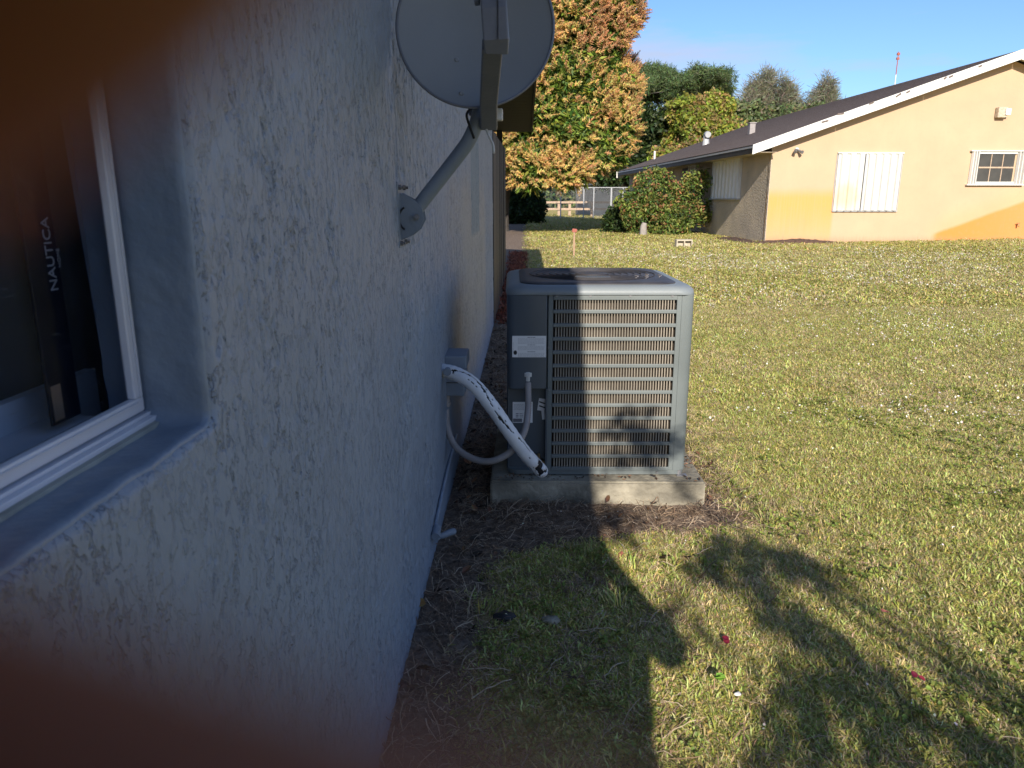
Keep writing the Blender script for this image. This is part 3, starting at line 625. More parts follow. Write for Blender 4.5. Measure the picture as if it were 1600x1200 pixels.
# mast
MB().tube([(-.345, 2.205, 1.340), (-.300, 2.205, 1.398), (-.20, 2.205, 1.518), (-.165, 2.205, 1.565), (-.143, 2.205, 1.615), (-.137, 2.225, 1.67), (-.135, 2.255, 1.86)], .0205, 18, smooth=6).build('mast', M['dishpaint'], dish, smooth=50)
b = MB()
for sx_ in (-1, 1):
    y0 = 2.205 + sx_*.023
    out_ = [(-.367, 1.425), (-.372, 1.285)] 
    arc = [(-.305, 1.322 + .0), (-.297, 1.35), (-.305, 1.385), (-.335, 1.408)]
    poly = [(-.367, 1.418), (-.367, 1.283), (-.335, 1.297), (-.312, 1.315), (-.298, 1.342), (-.302, 1.372), (-.322, 1.396)]
    b.prism([(p[0], p[1]) for p in poly], 'y', y0-.0015, y0+.0015)
b.build('foot_bracket', M['dishpaint'], dish, bevel=.0008)
MB().bb(-.371, -.3655, 2.15, 2.26, 1.262, 1.448).build('wall_plate', M['dishpaint'], dish, bevel=.004)
MB().tube([(-.318, 2.178, 1.35), (-.318, 2.168, 1.35)], .0085, 6).tube([(-.318, 2.171, 1.35), (-.318, 2.163, 1.35)], .0045, 8).build('bolt', M['bolt'], dish)
for z, y in ((1.432, 2.165), (1.432, 2.243), (1.276, 2.165), (1.276, 2.243)):
    MB().tube([(-.3655, y, z), (-.357, y, z)], .008, 6).tube([(-.357, y, z), (-.350, y, z)], .004, 8).build('bolt', M['bolt'], dish)
b = MB(); arc = [(-.343 + .027*math.cos(t)*-1 + .0, 2.1805, 1.345 + .034*math.sin(t)) for t in np.linspace(-1.15, 1.15, 12)]
b.tube(arc, .0032, 6).build('slot', M['black'], dish)
b = MB(); b.bb(-.168, -.105, 2.215, 2.25, 1.63, 1.70); b.bb(-.16, -.11, 2.228, 2.25, 1.62, 1.86); b.build('back_bracket', M['dishdark'], dish, bevel=.004)
# feed arm (square tube) from beneath the dish, forwards and up
def sqtube(P, wds, hts):
    P = [Vector(p) for p in P]; rg = []
    for i, p in enumerate(P):
        t = (P[min(i+1, len(P)-1)] - P[max(i-1, 0)]).normalized(); a = Vector((1, 0, 0)); a = (a - t*a.dot(t)).normalized(); c = t.cross(a)
        w_, h_ = wds[i]/2, hts[i]/2; rg.append([p + a*w_ + c*h_, p - a*w_ + c*h_, p - a*w_ - c*h_, p + a*w_ - c*h_])
    return rg
MB().loft(sqtube([(-.109, 2.20, 1.60), (-.104, 2.08, 1.652), (-.0905, 1.93, 1.705), (-.081, 1.82, 1.742)], [.047, .047, .047, .047], [.03]*4)).build('feed_arm', M['dishdark'], dish, bevel=.004)
b = MB(); lnb_p = [(-.0705, 1.80, 1.728), (-.0705, 1.785, 1.745), (-.0745, 1.785, 1.80), (-.080, 1.80, 1.87), (-.081, 1.82, 1.90)]
MB().loft(sqtube(lnb_p, [.052, .057, .057, .056, .05], [.05, .055, .06, .06, .05])).build('feed_housing', M['dishdark'], dish, bevel=.007, seg=3)
MB().tube([(-.107, 1.79, 1.832), (-.119, 1.79, 1.832)], .017, 16).build('feed_cap', M['dishdark'], dish, bevel=.003)
MB().bb(-.0665, -.0650, 1.7525, 1.758, 1.74, 1.86).build('seam', M['black'], dish)
MB().bb(-.089, -.070, 2.18, 2.21, 1.613, 1.645).build('grounding_block', M['white'], dish, bevel=.003)
MB().tube([(-.120, 2.19, 1.60), (-.11, 2.185, 1.575), (-.098, 2.19, 1.55), (-.095, 2.19, 1.525)], .0035, 8, smooth=4).build('cable', M['fitting'], dish, smooth=True)
MB().tube([(-.150, 2.20, 1.655), (-.17, 2.18, 1.63), (-.163, 2.18, 1.60), (-.15, 2.185, 1.565)], .0035, 8, smooth=4).build('cable', M['black'], dish, smooth=True)

# ------------------------------------------------------------------ concrete pad
def noisy_box(name, x0, x1, y0, y1, z0, z1, s, amp, mat, parent=None, **k):
    import bmesh
    bm = bmesh.new(); bmesh.ops.create_cube(bm, size=1)
    for v in bm.verts: v.co = Vector(((x0+x1)/2 + v.co.x*(x1-x0), (y0+y1)/2 + v.co.y*(y1-y0), (z0+z1)/2 + v.co.z*(z1-z0)))
    bmesh.ops.bevel(bm, geom=list(bm.edges), offset=s*.3, segments=2, affect='EDGES')
    me = bpy.data.meshes.new(name); bmesh.ops.subdivide_edges(bm, edges=[e for e in bm.edges if e.calc_length() > s], cuts=max(2, int((x1-x0)/s)), use_grid_fill=True)
    for v in bm.verts:
        n = fbm(np.array(v.co.x*9 + v.co.z*5), np.array(v.co.y*9 - v.co.z*7), 4, 80); v.co += v.co.normalized()*0 + Vector((0, -1, .5))*float(n)*amp
    bm.to_mesh(me); bm.free(); me.materials.append(mat); me.shade_smooth(); me.set_sharp_from_angle(angle=R(50))
    return obj(name, me, parent, **k)
pad = noisy_box('concrete_pad', -.168, .842, 3.262, 4.36, -.03, .112, .03, .006, M['concrete'], label='weathered concrete slab under the grey cooling unit', cat='concrete pad')
pad.rotation_euler = (0, 0, 0)

# ------------------------------------------------------------------ outdoor cooling unit
ac = empty('cooling_unit', (.336, 3.345, .118), 'square grey outdoor air conditioning unit on the concrete pad', 'air conditioner', rz=R(1.15))
HW, DP, HT = .427, .86, .864
def rings_rr(x0, x1, y0, y1, specs):
    return [[(p[0], p[1], z) for p in rrect(x0+i, x1-i, y0+i, y1-i, max(r_, .004), 8)] for z, i, r_ in specs]
MB().loft(rings_rr(-.452+.02, .452-.02, -.022+.006, DP+.015, [(HT-.004, .012, .05), (HT-.002, .003, .07), (HT+.005, .0, .08), (HT+.018, .003, .085), (HT+.030, .014, .09), (HT+.037, .035, .1), (HT+.040, .08, .1)]), True, True).build('top_cap', M['accap'], ac, smooth=35)
g = MB(); g.loft(rings_rr(-.365, .362, .045, DP-.06, [(HT+.034, 0, .10), (HT+.043, .0, .10), (HT+.048, .010, .10), (HT+.049, .03, .10)]), False, True)
go_ = g.build('fan_guard', M['guard'], ac, smooth=35)
b = MB()
for k in range(9):
    rr = .05 + k*.033; b.tube([(rr*math.cos(a), .43 + rr*math.sin(a), HT+.052) for a in np.linspace(0, 2*math.pi, 49)], .0022, 5, caps=False)
b.build('guard_rings', M['guard'], ac, kind='stuff')
MB().tube([(0, .43, HT+.046), (0, .43, HT+.056)], [.085, .078], 28).build('guard_hub', M['guard'], ac, bevel=.003)
MB().loft(rings_rr(-.10, .075, .23, .30, [(HT+.050, 0, .02), (HT+.054, .004, .02)])).build('name_plate', M['acdark'], ac)
for k, (xx_, yy_) in enumerate(((.19, .22), (.255, .30), (.235, .2), (.31, .26))):
    MB().tube([(xx_, yy_, HT+.052), (xx_+.02, yy_+.05, HT+.054), (xx_+.01, yy_+.09, HT+.052)], .0022, 5, smooth=3).build('twig', M['conduit'], ac)
# corner posts + base
MB().loft([[(p[0], p[1], z) for p in rrect(-HW, HW, 0, DP, .06, 8)] for z in (.0, .022)], True, True).build('base_pan', M['ac'], ac, smooth=35)
post = [(.367, .0), (.395, .0), (.412, .006), (.423, .017), (.427, .032), (.427, .075), (.419, .075), (.419, .035), (.41, .016), (.395, .008), (.367, .008)]
MB().prism(post, 'z', .022, HT).build('corner_post', M['ac'], ac, smooth=50)
MB().prism([(x_, DP-y_) for x_, y_ in post], 'z', .022, HT).build('corner_post', M['ac'], ac, smooth=50)
MB().prism([(-x_, DP-y_) for x_, y_ in post], 'z', .022, HT).build('corner_post', M['ac'], ac, smooth=50)
# coil block
MB().bb(-.225, .395, .035, DP-.04, .03, HT-.01).build('coil', M['coil'], ac)
MB().bb(-.40, -.23, .07, DP-.04, .03, HT-.01).build('inner_case', M['acdark'], ac)
# front louver panel
LX0, LX1 = -.226, .366; z0, z1, nr = .030, HT-.015, 13
MB().bb(LX0-.012, LX0+.010, -.003, .012, .022, HT-.002).build('louver_stile', M['ac'], ac, bevel=.002)
MB().bb(LX1-.022, LX1, -.003, .012, .022, HT-.002).build('louver_stile', M['ac'], ac, bevel=.002)
pitch = (z1-z0)/nr; rail_h = .0165
for side in ('front', 'right'):
    for k in range(nr+1):
        zc = z0 + pitch*k; hh = rail_h if 0 < k < nr else (.020 if k else .016)
        if side == 'front':
            o = MB().bb(LX0+.010, LX1-.022, -.006, .010, zc-hh/2, zc+hh/2).build('louver_rail', M['ac'], ac, bevel=.002)
        else:
            MB().bb(.417, .427, .075, DP-.075, zc-hh/2, zc+hh/2).build('louver_rail', M['ac'], ac, bevel=.002)
nsl = 43
rowme = None
for k in range(nr):
    za, zb = z0 + pitch*k + rail_h/2, z0 + pitch*(k+1) - rail_h/2
    if rowme is None:
        b = MB()
        for j in range(nsl):
            xx_ = LX0+.018 + (LX1-LX0-.046)*(j+.5)/nsl
            V = []
            hh = (zb-za)/2 + .002
            for (u, v) in ((-.0048, -.0015), (-.003, -.0035), (.0012, -.001), (.0045, .008), (.0030, .0085), (-.0002, .001), (-.0036, -.0012)):
                V.append((xx_+u*.8, v+.003))
            b.prism(V, 'z', -hh, hh)
        rowme = b.mesh('louver_row', M['slat'])
    o = obj('louver_row', rowme, ac, kind='stuff'); o.location = (0, 0, (za+zb)/2)
b = MB()
for k in range(nr):
    za, zb = z0 + pitch*k + rail_h/2, z0 + pitch*(k+1) - rail_h/2
    for j in range(52): b.box((.422, .085 + (DP-.17)*(j+.5)/52, (za+zb)/2), (.008, .0045, zb-za), (0, 0, .5))
b.build('side_louvers', M['slat'], ac, kind='stuff')
for xx_ in (-.20, -.05, .13, .32):
    MB().tube([(xx_, -.003, HT-.006), (xx_, -.009, HT-.006)], .006, 8).build('screw', M['bolt'], ac)
for xx_, zz_ in ((-.23, .42), (-.232, .02), (.29, .012), (-.235, .62)):
    MB().tube([(xx_, -.003, zz_), (xx_, -.008, zz_)], .005, 8).build('screw', M['bolt'], ac)
# service box upper left
prf = [(-.427, .10), (-.427, .035), (-.422, .012), (-.41, -.002), (-.392, -.010), (-.26, -.010), (-.244, -.006), (-.241, .010), (-.241, .03), (-.40, .10)]
MB().loft([[(x_, y_, z) for x_, y_ in prf] for z in (.425, HT-.002)]).build('service_panel', M['acdark'], ac, smooth=50, bevel=.003)
MB().loft([[(x_, y_, z) for x_, y_ in [(-.427, .10), (-.427, .04), (-.421, .028), (-.417, .03), (-.417, .10)]] for z in (.022, .425)]).build('lower_corner', M['acdark'], ac, smooth=50)
MB().bb(-.417, -.243, .045, .055, .022, .424).build('valve_plate', M['acdark'], ac)
MB().bb(-.245, -.238, -.003, .05, .022, .424).build('panel_flange', M['acdark'], ac)
def sticker(x0, x1, z0_, z1_, y, lines, solid=None, gap=None):
    s = MB().bb(x0, x1, y-.0008, y, z0_, z1_).build('sticker', M['sticker'], ac)
    b = MB(); r = random.Random(int(x0*1000))
    for (lx0, lx1, zz, h, br) in lines:
        x_ = lx0
        while x_ < lx1:
            L = r.uniform(.0035, .011)*(1.4 if h > .002 else 1); b.bb(x_, min(x_+L, lx1), y-.0012, y-.0008, zz-h/2, zz+h/2); x_ += L + .0022
    for q in solid or []: b.bb(q[0], q[1], y-.0012, y-.0008, q[2], q[3])
    b.build('print', M['print'], s)
sx0, sx1, sz0, sz1 = -.402, -.247, .576, .676
ln = []
for base in (.669, .634, .602):
    ln.append((sx0+.07, sx0+.105, base, .0026, 0))
    for k in range(1, 6 if base > .66 else 5):
        ln.append((sx0+.026, sx1-.008, base-.0015-k*.0053, .0011, 0))
sticker(sx0, sx1, sz0, sz1, -.0105, ln, [(sx0+.006, sx0+.0065, sz0+.01, sz1-.03)])
MB().tube([(sx0+.014, -.0113, sz0+.022), (sx0+.014, -.0118, sz0+.022)], .008, 20, flat=1.3).build('oval_mark', M['black'], ac)
ln = [(-.395, -.345, .335 - k*.006, .0013, 0) for k in range(5)] + [(-.385, -.372, .290-k*.008, .004, 0) for k in range(3)] + [(-.367, -.35, .290-k*.008, .003, 0) for k in range(3)]
sticker(-.400, -.305, .245, .348, .0445, ln, [(-.398, -.355, .249, .266)])
s3 = MB().box((-.262, .043, .335), (.035, .001, .06), (0, .15, 0)).build('hang_tag', M['sticker'], ac)
MB().box((-.26, .0418, .345), (.03, .001, .006), (0, .35, 0)).box((-.26, .0418, .325), (.03, .001, .006), (0, .35, 0)).build('print', M['black'], s3)
MB().box((-.254, .040, .285), (.015, .001, .045), (0, -.1, 0)).build('hang_tag', M['sticker'], ac)
MB().tube([(-.275, .03, .03), (-.275, .03, .07)], .012, 8).tube([(-.275, .03, .07), (-.275, .03, .095)], .007, 8).tube([(-.255, .035, .055), (-.255, .005, .055)], .009, 8).build('valve', M['brass'], ac, smooth=40)
MB().tube([(.40, .015, -.004), (.40, .015, .02)], .012, 8).box((.41, .0, -.003), (.05, .03, .004)).build('anchor_clip', M['bolt'], ac)
for x_, y_ in ((-.36, .06), (.36, .06), (-.36, .80), (.36, .80)): MB().tube([(x_, y_, -.008), (x_, y_, .001)], .03, 12).build('foot', M['black'], ac)

# ------------------------------------------------------------------ disconnect box, whip, insulated line, wall pipe
bx = empty('disconnect_box', (0, 0, 0), 'small blue-grey electrical box on the wall behind the white pipe', 'electrical box')
MB().bb(-.372, -.285, 3.28, 3.43, .520, .670).build('box_body', M['dishpaint'], bx, bevel=.006)
MB().bb(-.372, -.272, 3.262, 3.447, .650, .712).build('box_hood', M['dishpaint'], bx, bevel=.006)
MB().bb(-.366, -.292, 3.276, 3.2795, .583, .586).build('lid_seam', M['black'], bx)
MB().box((-.283, 3.36, .60), (.006, .12, .13)).build('box_cover', M['dishpaint'], bx, bevel=.002)
def camp(u, v, y):   # a point of the yard given by bearing and distance (used only to lay out bent tubes)
    c = CM.to_3x3() @ Vector(((u-800)/1155.6, (600-v)/1155.6, -1)); return EYE + c*((y-EYE.y)/c.y)
wh = empty('conduit_whip', (0, 0, 0), 'ribbed grey electrical conduit looping from the wall box to the cooling unit', 'conduit')
cp = [(697, 640, 3.30), (699, 668, 3.27), (712, 698, 3.22), (740, 717, 3.17), (770, 720, 3.14), (800, 704, 3.15), (819, 675, 3.20), (825, 640, 3.28), (825, 598, 3.335)]
path = cr([camp(*q) for q in cp], 22)
rr = [.0145 + (.0016 if i % 2 else 0) for i in range(len(path))]
MB().tube(path, rr, 12, caps=True).build('conduit_hose', M['conduit'], wh, smooth=60)
p0 = camp(697, 628, 3.31); MB().tube([p0 + Vector((0, 0, .035)), p0 + Vector((0, .0, -.02))], .019, 12).tube([p0 + Vector((0, 0, -.0)), p0 + Vector((0, 0, -.012))], .023, 8).build('conduit_fitting', M['conduit'], wh, smooth=40)
p0 = camp(825, 585, 3.345); MB().tube([p0 + Vector((0, 0, .015)), p0 + Vector((0, 0, -.03))], .019, 14).tube([p0 + Vector((0, 0, .012)), p0 + Vector((0, 0, -.008))], .024, 14).build('conduit_fitting', M['fitting'], wh, smooth=40, bevel=.002)

li = empty('insulated_pipe', (0, 0, 0), 'fat white-painted insulated pipe with torn black cracks sloping from wall to unit', 'pipe')
cp = [(684, 578, 3.20), (712, 584, 3.14), (741, 602, 3.10), (770, 637, 3.09), (797, 676, 3.10), (822, 710, 3.14), (846, 736, 3.20)]
path = cr([camp(*q) for q in cp], 14)
MB().tube(path, [.027]*len(path), 18, round_=True).build('foam_core', M['black'], li, smooth=True)
b = MB(); b.tube(path, [.0315 + .0008*math.sin(i*1.7) for i in range(len(path))], 44, round_=True)
P_ = len(path); rj = random.Random(4)
keepf = []
for fi, f_ in enumerate(b.f):
    if len(f_) != 4: keepf.append(f_); continue
    i, k = fi//44, fi % 44; s_ = i/(P_+8); c_ = Vector(b.v[f_[0]])
    ang = k/44*2*math.pi
    n = float(fbm(np.array(i*.33), np.array(k*.20), 3, 90)); seam = abs(((k - (37 + 3*math.sin(i*.16))) + 22) % 44 - 22)
    cut = (seam < .6 + 1.5*n and .14 < s_ < .80) or (n > .50 and seam < 5 and s_ > .12) or (s_ > .85 and s_ < .94 and n > .06 and seam < 8)
    if not cut: keepf.append(f_)
b.f = keepf; b.m = [0]*len(keepf)
o = b.build('foam_cover', M['foamwhite'], li, smooth=True); md = o.modifiers.new('s', 'SOLIDIFY'); md.thickness = .0025; md.offset = -1
c0 = camp(699, 581, 3.115); MB().tube([c0 + Vector((0, .02, 0)), c0 + Vector((-.0, -.006, 0))], .017, 16).build('end_plug', M['dishpaint'], li, smooth=40)
wp = empty('wall_pipe', (0, 0, 0), 'thin blue-painted drain pipe running down the wall to an elbow', 'pipe')
MB().tube([(-.364, 3.68, .205), (-.362, 3.2, .19), (-.359, 2.75, .145), (-.352, 2.66, .125)], .0075, 12, smooth=4).build('pipe_run', M['wall'], wp, smooth=True)
MB().tube([(-.352, 2.70, .135), (-.352, 2.645, .122)], .018, 10).tube([(-.352, 2.675, .142), (-.352, 2.675, .100)], .016, 10).build('pipe_clamp', M['dishpaint'], wp, smooth=40)
MB().tube([(-.350, 2.66, .12), (-.335, 2.70, .10), (-.31, 2.75, .09), (-.295, 2.78, .082)], [.011, .012, .014, .015], 12, smooth=4).build('pipe_elbow', M['dishpaint'], wp, smooth=True)

# ------------------------------------------------------------------ packaging and curtain seen through the window
pk = empty('curtain_package', (0, 0, 0), 'navy strip with pale vertical lettering standing behind the window glass', 'package')
pa = camp(58, 480, 1); 
def gx_(u, v, x):
    c = CM.to_3x3() @ Vector(((u-800)/1155.6, (600-v)/1155.6, -1)); return EYE + c*((x-EYE.x)/c.x)
q0, q1 = gx_(58, 500, -.53), gx_(106, 500, -.53)
zb = gx_(82, 668, -.53).z
b = MB(); b.bb(-.534, -.53, q0.y, q1.y, zb, 1.95).build('package_body', M['navy'], pk, bevel=.001)
MB().bb(-.533, -.5295, q0.y+.004, q0.y+.022, zb+.004, zb+.045).build('orange_mark', M['stakewood'], pk, bevel=.001)
def text(body, size, c, parent, name, rot):
    cu = bpy.data.curves.new(name, 'FONT'); cu.body = body; cu.size = size; cu.align_x = 'CENTER'; cu.align_y = 'CENTER'; cu.extrude = .0003
    t_ = bpy.data.objects.new('tmp', cu); COL.objects.link(t_); dg = bpy.context.evaluated_depsgraph_get(); me = bpy.data.meshes.new_from_object(t_.evaluated_get(dg)); bpy.data.objects.remove(t_)
    me.materials.clear(); me.materials.append(M['ink']); o = obj(name, me, parent); o.location = c; o.rotation_euler = rot; return o
tcn_ = gx_(78, 398, -.5285); t1 = text('NAUTICA', .0185, tcn_, pk, 'lettering', Euler((0, R(90), 0)))
rot_text = Matrix(((0, 0, 1), (0, 1, 0), (-1, 0, 0)))
# reading upwards on a face that looks towards +x
for o_, c_ in ((t1, tcn_),):
    Mx = Matrix((( 0, 0, 1), ( 0, 1, 0), ( 0, 0, 0)))
    ux, uy, uz = Vector((0, 0, 1)), Vector((0, -1, 0)), Vector((1, 0, 0))
    MM = Matrix((ux, uy, uz)).transposed(); o_.rotation_euler = MM.to_euler()
t2 = text('HOME', .0075, gx_(92, 403, -.5285), pk, 'lettering', (0, 0, 0)); t2.rotation_euler = MM.to_euler()
cu_ = empty('window_curtain', (0, 0, 0), 'grey sheer curtain hanging behind the right side of the window glass', 'curtain')
V = []
for i in range(40):
    s_ = i/39; yb = gx_(170, 620, -.548).y + s_*(gx_(216, 620, -.548).y - gx_(170, 620, -.548).y)
    yt = gx_(95, 200, -.548).y + s_*(gx_(160, 200, -.548).y - gx_(95, 200, -.548).y)
    for (yq, z) in ((yb, 1.13), (yt, 1.55), (yt*1.0-.03, 2.1)): V.append((-.548 + .006*math.sin(s_*26), yq, z))
F = [(3*i+j, 3*i+3+j, 3*i+4+j, 3*i+1+j) for i in range(39) for j in range(2)]
MB().add(V, F).build('curtain_cloth', M['curtain'], cu_, smooth=True)
bd = MB().bb(-.60, -.585, -.3, gx_(152, 600, -.585).y, 1.0, gx_(75, 605, -.585).z).build('white_board', M['roomwhite'], None, label='pale board standing inside the room behind the navy strip', cat='board')
V = []
for i in range(90):
    y_ = -.6 + 1.9*i/89
    for z in (1.05, 2.15): V.append((-.66 + .018*math.sin(i*.9) + .006*math.sin(i*2.3), y_, z))
MB().add(V, [(2*i, 2*i+2, 2*i+3, 2*i+1) for i in range(89)]).build('blackout_lining', M['lining'], cu_, smooth=True)
for z_ in (0, .004): pass
MB().tube([tuple(gx_(112, 640, -.62)), tuple(gx_(160, 628, -.62))], .0012, 6).build('curtain_cord', M['ink'], cu_)

# ------------------------------------------------------------------ neighbour's house
nb = empty('neighbour_house', (6.639, 21.133, .2), 'peach gabled bungalow with brown shingle roof across the lawn', 'house', rz=R(3.6))
GWd, EZ = 12.6, 2.63; PK = EZ + (GWd/2)*.345
LEN = 19.5
b = MB()
b.prism([(0, -.3), (GWd, -.3), (GWd, EZ), (GWd/2, PK), (0, EZ)], 'y', 0, .18)
gw = b.build('gable_wall', M['gable'], nb)
MB().bb(.0, .18, .182, LEN, -.3, EZ).build('side_wall', M['sidewall'], nb)
MB().bb(-.012, .006, -.004, .10, -.3, EZ).build('corner_bead', M['sidewall'], nb)
MB().bb(GWd-.18, GWd, .182, LEN, -.3, EZ).build('side_wall', M['sidewall'], nb)
MB().prism([(0, -.3), (GWd, -.3), (GWd, EZ), (GWd/2, PK), (0, EZ)], 'y', LEN, LEN+.15).build('back_wall', M['sidewall'], nb)
OV, RK = .62, .34; sl = .345
def rz_(x): return EZ + .09 + (x if x < GWd/2 else GWd-x)*sl
b = MB()
for (xa, xb) in ((-OV, GWd/2), (GWd/2, GWd+OV)):
    b.add([(xa, -RK-.01, rz_(xa)+.02), (xb, -RK-.01, rz_(xb)+.02), (xb, LEN+.3, rz_(xb)+.02), (xa, LEN+.3, rz_(xa)+.02),
           (xa, -RK-.01, rz_(xa)+.10), (xb, -RK-.01, rz_(xb)+.10), (xb, LEN+.3, rz_(xb)+.10), (xa, LEN+.3, rz_(xa)+.10)],
          [(0,3,2,1), (4,5,6,7), (0,1,5,4), (1,2,6,5), (2,3,7,6), (3,0,4,7)])
roof = b.build('roof', M['shingle'], nb)
# shingle courses (thin steps) on the slope that faces left
b = MB(); k = 0; xx_ = -OV-.02
while xx_ < GWd/2 - .1:
    z_ = rz_(xx_)+.10; b.add([(xx_, -RK-.02, z_), (xx_, LEN+.3, z_), (xx_, LEN+.3, z_+.014), (xx_, -RK-.02, z_+.014), (xx_+.16, -RK-.02, z_+.055+.003), (xx_+.16, LEN+.3, z_+.055+.003)], [(0,1,2,3), (3,2,5,4)]); xx_ += .155
b.build('shingle_courses', M['shingle'], roof, kind='stuff')
# white rake boards, two steps
for (xa, xb) in ((-OV-.06, GWd/2), (GWd/2, GWd+OV+.06)):
    for (dz, h, y0, y1) in ((-.02, .13, -RK-.045, -RK-.012), (-.135, .112, -RK-.035, -RK-.010)):
        xs_ = np.linspace(xa, xb, 5 if dz > -.1 else 4)
        for i in range(len(xs_)-1):
            p, q = xs_[i]+.004, xs_[i+1]-.004; b = MB()
            b.prism([(p, rz_(p)+dz), (q, rz_(q)+dz), (q, rz_(q)+dz+h), (p, rz_(p)+dz+h)], 'y', y0, y1); b.build('rake_board', M['white'], nb)
b = MB(); 
for (xa, xb) in ((-OV, GWd/2), (GWd/2, GWd+OV)): b.add([(xa, -RK-.01, rz_(xa)-.03), (xb, -RK-.01, rz_(xb)-.03), (xb, -.001, rz_(xb)-.03), (xa, -.001, rz_(xa)-.03)], [(0,1,2,3)])
b.build('rake_soffit', M['white'], nb)
MB().bb(-OV, -OV+.025, -RK, LEN+.3, rz_(-OV)-.12, rz_(-OV)+.06).build('eave_fascia', M['darkwood'], nb)
MB().bb(-OV-.012, -OV-.001, -RK, LEN+.3, rz_(-OV)+.02, rz_(-OV)+.075).build('drip_edge', M['galv'], nb)
MB().bb(-OV+.025, 0, -RK+.0, LEN+.3, rz_(-OV)-.10, rz_(-OV)-.09).build('eave_soffit', M['sidewall'], nb)
MB().bb(-OV-.05, -OV+.3, LEN+.31, LEN+.33, rz_(-OV)-.22, rz_(-OV)+.10).build('fascia_end', M['white'], nb)
# corrugated storm panels
def panel(x0, x1, z0_, z1_, y, parent, mat, ncor, name='storm_panel', axis='x'):
    o = []; L = x1-x0
    for i in range(ncor):
        a = x0 + L*i/ncor; w_ = L/ncor
        o += [(a, y), (a+w_*.30, y), (a+w_*.42, y-.045), (a+w_*.88, y-.045), (a+w_*.999, y)]
    o2 = [(p[0], p[1]-.003) for p in o]
    n = len(o); V = [(p[0], p[1], z) for z in (z0_, z1_) for p in o2] ; F = [(i, i+1, n+i+1, n+i) for i in range(n-1)]
    if axis == 'y': V = [(q[1]*1.0, q[0], q[2]) for q in V]
    return MB().add(V, F).build(name, mat, parent)
sh = obj('storm_shutter', None, nb)
panel(1.83, 2.58, .89, 2.40, -.03, sh, M['shutter'], 3)
panel(2.60, 3.61, .89, 2.40, -.033, sh, M['shutter'], 5)
MB().bb(1.80, 3.64, -.075, -.002, 2.40, 2.43).build('shutter_track', M['white'], sh)
MB().bb(1.80, 3.64, -.06, -.002, .86, .885).build('shutter_track', M['galv'], sh)
MB().bb(2.575, 2.60, -.085, -.08, .88, 2.40).build('shutter_seam', M['galv'], sh)
for sgn in (1.80, 3.625): MB().bb(sgn, sgn+.015, -.03, -.002, .885, 2.40).build('shutter_edge', M['galv'], sh)
for i in range(9):
    MB().tube([(1.92+i*.2, -.061, .872), (1.92+i*.2, -.08, .872)], .014, 6).build('wing_nut', M['bolt'], sh)
# small window with open accordion shutters
ws = obj('window', None, nb)
MB().bb(5.80, 6.80, -.012, -.004, 1.64, 2.42).build('pane', M['glassdark'], ws)
b = MB(); b.bb(5.76, 6.84, -.05, -.013, 2.40, 2.46); b.bb(5.76, 6.84, -.07, -.013, 1.60, 1.66); b.build('frame', M['white'], ws)
MB().bb(5.80, 6.80, -.03, -.0125, 2.02, 2.06).build('sash_rail', M['railwood'], ws)
b = MB()
for i in range(1, 3):
    xx_ = 5.80 + i*.333; b.bb(xx_-.011, xx_+.011, -.024, -.0125, 1.66, 2.02); b.bb(xx_-.011, xx_+.011, -.024, -.0125, 2.06, 2.40)
b.build('muntins', M['railwood'], ws)
MB().bb(5.50, 7.12, -.10, -.002, 2.462, 2.49).build('shutter_track', M['white'], ws); MB().bb(5.50, 7.12, -.10, -.002, 1.565, 1.595).build('shutter_track', M['white'], ws)
for x0_ in (5.56, 5.63, 5.70, 6.86, 6.95, 7.04): MB().box((x0_+.02, -.055, 2.028), (.022, .085, .86), (0, 0, .25)).build('shutter_blade', M['white'], ws)
bxl = obj('wall_vent', None, nb); MB().bb(6.04, 6.30, -.16, -.002, 3.33, 3.60).build('vent_hood', M['sidewall'], bxl, bevel=.02); MB().bb(6.22, 6.36, -.20, -.161, 3.40, 3.56).build('vent_flap', M['white'], bxl)
fl = obj('flood_light', None, nb); MB().tube([(.66, -.002, 2.50), (.66, -.05, 2.50)], .05, 12).build('light_base', M['white'], fl)
for s_ in (-1, 1): MB().tube([(.66, -.05, 2.50), (.66+s_*.07, -.12, 2.46-.02*s_), (.66+s_*.10, -.18, 2.42)], [.018, .035, .05], 10).build('lamp_head', M['bolt'], fl)
fa = obj('faucet', None, nb); MB().tube([(7.15, -.002, .50), (7.15, -.09, .50), (7.15, -.11, .45)], .022, 8).build('spout', M['brass'], fa); MB().box((7.15, -.08, .54), (.09, .015, .015)).build('handle', M['redpaint'], fa)
# side windows with storm panels
def sideshut(y0, y1, z0_, z1_, n):
    s = obj('storm_shutter', None, nb)
    half = (y0+y1)/2
    for (a, c) in ((y0, half-.01), (half+.01, y1)):
        panel(a, c, z0_, z1_, -.02, s, M['white'], n, axis='y')
    MB().bb(-.10, -.002, y0-.05, y1+.05, z1_, z1_+.04).build('shutter_track', M['white'], s); MB().bb(-.10, -.002, y0-.05, y1+.05, z0_-.04, z0_).build('shutter_track', M['galv'], s)
    MB().bb(-.10, -.003, y0-.06, y0-.05, z0_, z1_).build('shutter_edge', M['white'], s)
sideshut(2.35, 5.1, 1.22, 2.40, 4); sideshut(7.0, 8.1, 1.22, 2.40, 2)
w3 = obj('window', None, nb); MB().bb(-.012, -.002, 8.25, 9.1, 1.0, 2.35).build('pane', M['black'], w3)
w4 = obj('window', None, nb); MB().bb(-.012, -.002, 10.6, 13.2, .3, 2.3).build('pane', M['black'], w4); MB().bb(-.05, -.012, 10.5, 10.6, .2, 2.4).build('frame', M['white'], w4)
